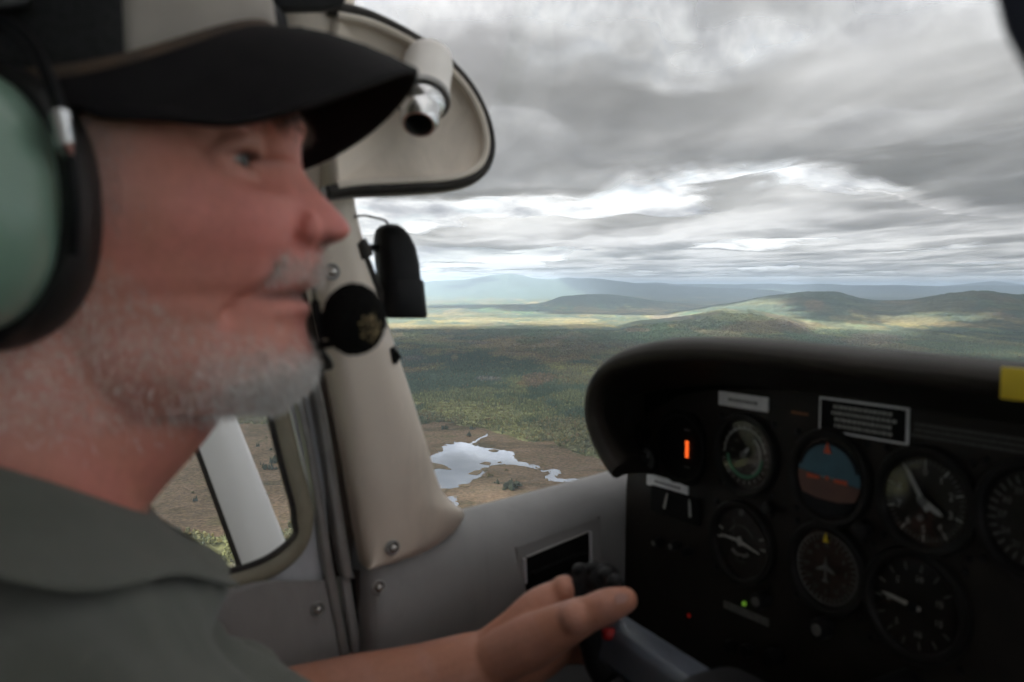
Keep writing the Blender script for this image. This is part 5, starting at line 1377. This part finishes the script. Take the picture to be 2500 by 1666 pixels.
# ---- thumbnail
n0 = pt(1530, 1452, .6065)
part('thumb_nail', [pt(1498, 1458, .6015), pt(1510, 1448, .6022), pt(1528, 1449, .6036), pt(1534, 1461, .6036), pt(1526, 1473, .6024), pt(1506, 1475, .6012)], [(0, 1, 2, 3, 4, 5)], simple('nail', (.58, .32, .26), (.54, .29, .24), .5, 90), man, True)

# ---- clothes
m_shirt, t, b = material('polo_knit')
tc = t.new('ShaderNodeTexCoord'); O = tc.outputs['Object']
t.put(b.inputs['Base Color'], t.mix(t.smooth(t.noise(O, 26, 5, .6), .3, .7), (.092, .098, .080), (.118, .121, .100)))
b.inputs['Roughness'].default_value = .95; b.inputs['Sheen Weight'].default_value = .25
bp = t.new('ShaderNodeBump'); bp.inputs['Distance'].default_value = .0016; bp.inputs['Strength'].default_value = .6
wv = t.new('ShaderNodeTexWave'); t.put(wv.inputs['Vector'], O); wv.inputs['Scale'].default_value = 320; wv.inputs['Distortion'].default_value = 1.5
t.put(bp.inputs['Height'], t.math('ADD', t.math('MULTIPLY', wv.outputs['Fac'], .3), t.noise(O, 60, 5, .6))); t.put(b.inputs['Normal'], bp.outputs[0])
rows = []; nS = 120
lev = np.linspace(-.106, -.60, 90)
TU = [a_[0] for a_ in TOR][::-1]
for U_ in lev:
    hw, f0, b0 = [float(np.interp(U_, TU, [a_[k] for a_ in TOR][::-1])) for k in (1, 2, 3)]
    r_ = []
    for e, q in enumerate(ellipse_row(U_, hw + .008, f0 + .009, b0 + .008, nS)):
        a_ = TAU * e / nS
        # slack folds running from the shoulder down to the chest
        fo_ = .010 * math.sin(7 * a_ + 75 * U_ + 4 * float(vnoise(a_ * 1.5, U_ * 9, 5))) * float(sstep(np.array(-U_), .115, .15)) + .016 * (float(fbm(np.array(a_ * 2.2), np.array(U_ * 14), 3, 33)) - .5)
        fo_ += .0105 * math.sin(92 * U_ + 38 * q.x + 30 * q.y + 4 * float(vnoise(q.x * 9, U_ * 14, 6))) * float(sstep(np.array(-U_), .11, .13))
        dirv = Vector((q.x + .44, q.y, .03)).normalized()
        r_.append(q + dirv * fo_ + Vector((0, 0, .006 * (float(vnoise(a_ * 3, U_ * 20, 8)) - .5))))
    rows.append(r_)
shirt = part('polo_shirt', [p for r_ in rows for p in r_], grid_faces(len(rows), nS, True), m_shirt, man, True, angle=180)
def sleeve(path, rads):
    ptz = curve(path, 6); ks = np.linspace(0, len(rads) - 1, len(ptz)); v, f = tube_vf(ptz, list(np.interp(ks, range(len(rads)), rads)), 36, None, False)
    v = [p + Vector((vnoise(p.y * 40, p.z * 30, 3) - .5, vnoise(p.x * 40, p.z * 30, 4) - .5, 0)) * .008 for p in v]
    return part('sleeve', v, f, m_shirt, shirt, True, angle=180)
sleeve([Vector((-.575, -.03, -.165)), Vector((-.612, -.01, -.21)), Vector((-.634, .03, -.29)), Vector((-.636, .055, -.32))], [.066, .070, .064, .062])
sleeve([Vector((-.31, -.04, -.165)), Vector((-.265, -.035, -.23)), Vector((-.232, -.015, -.34)), Vector((-.234, .0, -.37))], [.068, .074, .066, .064])
# collar: stand round the neck, fold line on top, leaf lying out over the shoulders, open at the throat
def collar_row(a_):
    """a_ = 0 at the throat opening (front), pi at the nape"""
    c_, s_ = math.sin(a_), math.cos(a_)
    front = max(0., s_)
    top = -.045 - .062 * (0.5 + .5 * s_) ** 2
    rL, rF = .070, (.069 if s_ > 0 else .076)
    o = Vector((-.44, -.010, 0)); e = Vector((c_ * rL, s_ * rF, 0)); dr_ = Vector((c_, s_, 0)).normalized()
    w = .62 + .28 * (0.5 + .5 * s_) ** 2 + .05 * math.sin(5 * a_ + 1)
    wv_ = 1 + .16 * math.sin(4 * a_ + 2.2) * math.sin(1.7 * a_)
    w *= wv_
    return [o + e + Vector((0, 0, top - .045)) + dr_ * .012, o + e + Vector((0, 0, top - .018)) + dr_ * .003, o + e + Vector((0, 0, top - .003)) + dr_ * .002, o + e + Vector((0, 0, top + .001)) + dr_ * .006,
            o + e + Vector((0, 0, top - .004)) + dr_ * .011, o + e + Vector((0, 0, top - .018 * w)) + dr_ * (.020 * w), o + e + Vector((0, 0, top - .032 * w)) + dr_ * (.036 * w), o + e + Vector((0, 0, top - .041 * w)) + dr_ * (.050 * w),
            o + e + Vector((0, 0, top - .044 * w)) + dr_ * (.050 * w), o + e + Vector((0, 0, top - .040 * w)) + dr_ * (.040 * w)]
rows = [collar_row(.30 + (TAU - .60) * k / 70) for k in range(71)]
collar = rows_part('collar', rows, m_shirt, shirt, sub=1)
m_pants = simple('trousers', (.05, .052, .06), (.04, .042, .05), .9, 40)
for s in (-1, 1):
    v, f = tube_vf(curve([Vector((-.44 + s * .095, -.10, -.565)), Vector((-.44 + s * .11, .30, -.53)), Vector((-.44 + s * .11, .43, -.55)), Vector((-.44 + s * .11, .465, -.80)), Vector((-.44 + s * .11, .445, -.91))], 5), [.105] * 4 + [.092] * 6 + [.075] * 5 + [.062] * 6, 20)
    part('trouser_leg', v, f, m_pants, man, True)

# ---- cap
m_mesh, t, b = material('cap_mesh'); tc = t.new('ShaderNodeTexCoord'); O = tc.outputs['Object']
vo = t.new('ShaderNodeTexVoronoi'); t.put(vo.inputs['Vector'], O); vo.inputs['Scale'].default_value = 420
t.put(b.inputs['Base Color'], t.ramp(vo.outputs['Distance'], [(.2, (.004, .004, .004)), (.6, (.014, .014, .015))])); b.inputs['Roughness'].default_value = .9
m_front = simple('cap_front_cloth', (.40, .355, .315), (.36, .32, .285), .9, 50, bump=.6, bscale=900)
m_brim = simple('cap_brim_cloth', (.011, .0095, .011), (.015, .013, .014), .8, 60, bump=.6, bscale=1100, spec=.2)
def rim_z(y, front): return (.057 - 6.2 * y * y) if front else .057 - 6.2 * .074 ** 2
def crown_pt(a_, q):
    """a_ azimuth from the front, q 0 rim .. 1 button"""
    c_, s_ = math.cos(a_), math.sin(a_); rx = .081 if c_ > 0 else .112; ry = .0785
    z0 = (.056 - .041 * (s_ * s_)) if c_ > 0 else .015 - .004 * c_ * c_
    bul = math.cos(q * math.pi / 2) ** .62 if q < 1 else 0
    hgt = .118 + .006 * max(c_, 0)
    return H(-.003 + rx * c_ * bul, ry * s_ * bul, z0 + (hgt + .03 - z0 - .02) * math.sin(q * math.pi / 2) ** 1.05)
def crown_part(name, a0, a1, n, mat, par, out=0.):
    rows = [[crown_pt(a0 + (a1 - a0) * k / n, q / 14) for k in range(n + 1)] for q in range(15)]
    o_ = rows_part(name, rows, mat, par, angle=180)
    md_ = o_.modifiers.new('cloth', 'SOLIDIFY'); md_.thickness = .0022; md_.offset = 1; return o_
cap = crown_part('cap', R(62), R(298), 48, m_mesh, man)
cap['label'] = 'trucker cap with pale front, black mesh back and dark brim'
crown_part('front_panel', R(-62), R(62), 40, m_front, cap)
rows = []; NB, NT_ = 40, 12
for k in range(NB + 1):
    a_ = R(-84) + R(168) * k / NB; p0 = crown_pt(a_, 0); x0, y0, z0 = (p0 - HO).dot(hf), (p0 - HO).dot(hl), (p0 - HO).dot(hu)
    r_ = []
    ln = .068 * max(0, math.cos(a_ * .98)) ** .55
    for e in range(NT_ + 1):
        q = e / NT_; x = x0 + ln * q; y = y0 * (1 + .03 * q * abs(math.cos(a_)))
        arch = max(.059 - .055 * (abs(y) / .071) ** 1.9, .002) + .004 * math.sin(q * math.pi) - .019 * q * max(0, 1 - (abs(y) / .075) ** 2)
        z = z0 * (1 - min(1, q * 3)) + arch * min(1, q * 3)
        r_.append(H(x, y, z))
    rows.append(r_)
brim = rows_part('brim', rows, m_brim, cap, sub=1, angle=180)
md = brim.modifiers.new('board', 'SOLIDIFY'); md.thickness = .0032; md.offset = 0
for q_ in (.25, .45, .65, .83, .95):   # stitching rows on the brim
    tube('stitching', [rows[k][round(q_ * NT_)] + Vector((0, 0, .0016)) for k in range(3, NB - 2)], .0003, m_brim, brim, 5)
tube('sweat_edge', [crown_pt(R(-86) + R(172) * k / 40, 0.0) + Vector((0, 0, .002)) for k in range(41)], .0030, simple('brim_seam', (.10, .065, .045), (.07, .05, .04), .9, 60), cap, 8)
# dark lettering on the cloth front, cut by the top of the frame
v, f = [], []
rq = random.Random(5)
for k in range(9):      # too soft in the photo to read: glyph-sized strokes, the first one the darkest
    az_ = R(-50) + R(5.2) * k
    for (q0, q1, w_, sl) in ((.20, .30, .016, .02), (.20, .30, .016, -.02)) if k % 2 == 0 else ((.20, .225, .05, 0), (.26, .285, .05, 0)):
        k0 = len(v)
        for da, qq in ((0, q0), (w_, q0), (w_ + sl, q1), (sl, q1)):
            p = crown_pt(az_ + da, qq); v.append(p + (p - H(0, 0, .05)).normalized() * .0034)
        f.append((k0, k0 + 1, k0 + 2, k0 + 3))
o_ = part('lettering', v, f, simple('cap_thread', (.10, .095, .11), None, .9, 200), cap, False); o_['kind'] = 'stuff'

# ================================================================== HEADSET
hs = rthing('headset', 'green aviation headset with black ear cushion and foam ball microphone', 'headset', tuple(H(-.06, 0, -.02)))
m_cup = simple('cup_green', (.215, .325, .250), (.195, .30, .23), .33, 12, coat=.25)
m_pad = simple('ear_cushion', (.006, .006, .006), (.009, .009, .009), .5, 40)
CUPX = -.0165
def cab(p, sgn=1): return H(p.y, -sgn * (p.x + .44), p.z - .061)     # cup axes -> cabin axes
def cup_ring(L, hw, hh, n=44, dF=0., dU=0., p=.86):
    r_ = []
    for e in range(n):
        a_ = TAU * e / n; c_, s_ = math.cos(a_), math.sin(a_)
        r_.append(Vector((L, CUPX + dF + hw * abs(c_) ** p * (1 if c_ > 0 else -1), .030 + dU + hh * abs(s_) ** p * (1 if s_ > 0 else -1))))
    return r_
def cup_set(sgn):
    def mir(r_): return [cab(p, sgn) for p in r_]
    def mk(name, rings, mat, par):
        rings = [mir(r_) for r_ in rings]; n = len(rings[0])
        return part(name, [p for r_ in rings for p in r_], grid_faces(len(rings), n, True) + [tuple(range(n)), tuple(range((len(rings) - 1) * n, len(rings) * n))], mat, par, True, angle=60)
    cup = mk('ear_cup', [cup_ring(-.349, .034, .045), cup_ring(-.346, .0365, .0475), cup_ring(-.334, .0372, .0482), cup_ring(-.322, .0355, .0468), cup_ring(-.311, .031, .042), cup_ring(-.302, .024, .034), cup_ring(-.2965, .014, .022), cup_ring(-.295, .004, .008)], m_cup, hs)
    pad = mk('ear_cushion', [cup_ring(-.3725, .036, .046), cup_ring(-.3755, .040, .051), cup_ring(-.372, .0415, .0535), cup_ring(-.363, .0428, .0548), cup_ring(-.354, .0415, .0535), cup_ring(-.3480, .039, .050)], m_pad, hs)
    sx = 1 if sgn > 0 else -1
    def P_(L, F_, U_): return cab(Vector((L, F_ + CUPX + .021, U_)), sgn)
    tube('stirrup', curve([P_(-.350, .018, .012), P_(-.343, .0215, .030), P_(-.342, .0200, .052), P_(-.346, .012, .076), P_(-.352, .0, .092), P_(-.355, -.02, .10)], 5), .0024, M['black'], cup, 10)
    tube('stirrup_pivot', [P_(-.342, .0195, .060), P_(-.332, .0222, .0575), P_(-.331, .0225, .0500), P_(-.341, .0205, .0460)], [.002, .0036, .0036, .002], M['chrome'], cup, 12)
    return cup
cup_set(1); cup_set(-1)
band = [H(-.003, -.084, .039)] + [H(-.006, -.088 * math.cos(a_), .039 + .125 * math.sin(a_)) for a_ in [R(8 + 16.4 * k) for k in range(11)]] + [H(-.003, .084, .039)]
tube('headband', curve(band, 3), .011, m_pad, hs, 12, (tuple(hf), 1.0))
mp = on_sag(865, 780, .004)
bm_ = bmesh.new(); bmesh.ops.create_icosphere(bm_, subdivisions=5, radius=.0158)
fv = []
for v in bm_.verts:
    n_ = v.co.normalized(); v.co = Vector((v.co.x * .95, v.co.y * .97, v.co.z * 1.10)) + n_ * (.0011 * mnoise.noise(n_ * 30) + .0007 * mnoise.noise(n_ * 70))
fv = [mp + v.co for v in bm_.verts]; ff = [tuple(v.index for v in f.verts) for f in bm_.faces]; bm_.free()
m_foam, t, b = material('foam'); tc = t.new('ShaderNodeTexCoord'); O = tc.outputs['Object']
geo = t.new('ShaderNodeNewGeometry')
b.inputs['Roughness'].default_value = 1.0; b.inputs['Specular IOR Level'].default_value = .1
t.put(b.inputs['Base Color'], t.ramp(t.noise(O, 900, 3, .7), [(.35, (.004, .004, .004)), (.7, (.018, .017, .016))]))
bp = t.new('ShaderNodeBump'); bp.inputs['Distance'].default_value = .0012; t.put(bp.inputs['Height'], t.noise(O, 1200, 2, .6)); t.put(b.inputs['Normal'], bp.outputs[0])
foam = part('microphone_foam', fv, ff, m_foam, hs, True, angle=180)
# worn gold print on the foam, towards the lens
vd = -mp.normalized(); sr = Vector((vd.y, -vd.x, 0)).normalized(); sr = sr if sr.y > 0 else -sr; su = sr.cross(vd); su = su if su.z > 0 else -su
rq = random.Random(8); v, f = [], []
for k in range(60):
    a_ = rq.uniform(0, TAU); r_ = .0052 * math.sqrt(rq.random()); x, z = .0072 + r_ * math.cos(a_) * .9, -.0035 + r_ * math.sin(a_) * 1.35
    if rq.random() < .25: continue
    s_ = rq.uniform(.0004, .0011); th_ = rq.uniform(0, 3); k0 = len(v)
    for da, db in ((-1, -.5), (1, -.5), (1, .5), (-1, .5)):
        xx = x + s_ * (da * math.cos(th_) - db * math.sin(th_)); zz_ = z + s_ * (da * math.sin(th_) + db * math.cos(th_))
        dpt = math.sqrt(max(1e-6, .0161 ** 2 - xx * xx - (zz_ / 1.1) ** 2)); v.append(mp + sr * xx + su * zz_ + vd * dpt)
    f.append((k0, k0 + 1, k0 + 2, k0 + 3))
o_ = part('gold_print', v, f, simple('gold_print', (.30, .22, .11), (.20, .15, .08), .8, 300), foam, False); o_['kind'] = 'stuff'
bpth = curve([H(.012, .082, -.06), H(.055, .080, -.095), H(.095, .055, -.105), on_sag(778, 846, .022), mp + hl * .010 - hf * .012 - hu * .012, mp], 6)
tube('microphone_boom', bpth, .0022, M['black'], hs, 8)
tube('boom_clip', curve([on_sag(764, 690, .010), on_sag(769, 730, .010), on_sag(775, 780, .009), on_sag(786, 830, .009)], 5), [.0010] * 6 + [.0026] * 5 + [.0024] * 5, M['black'], hs, 8)
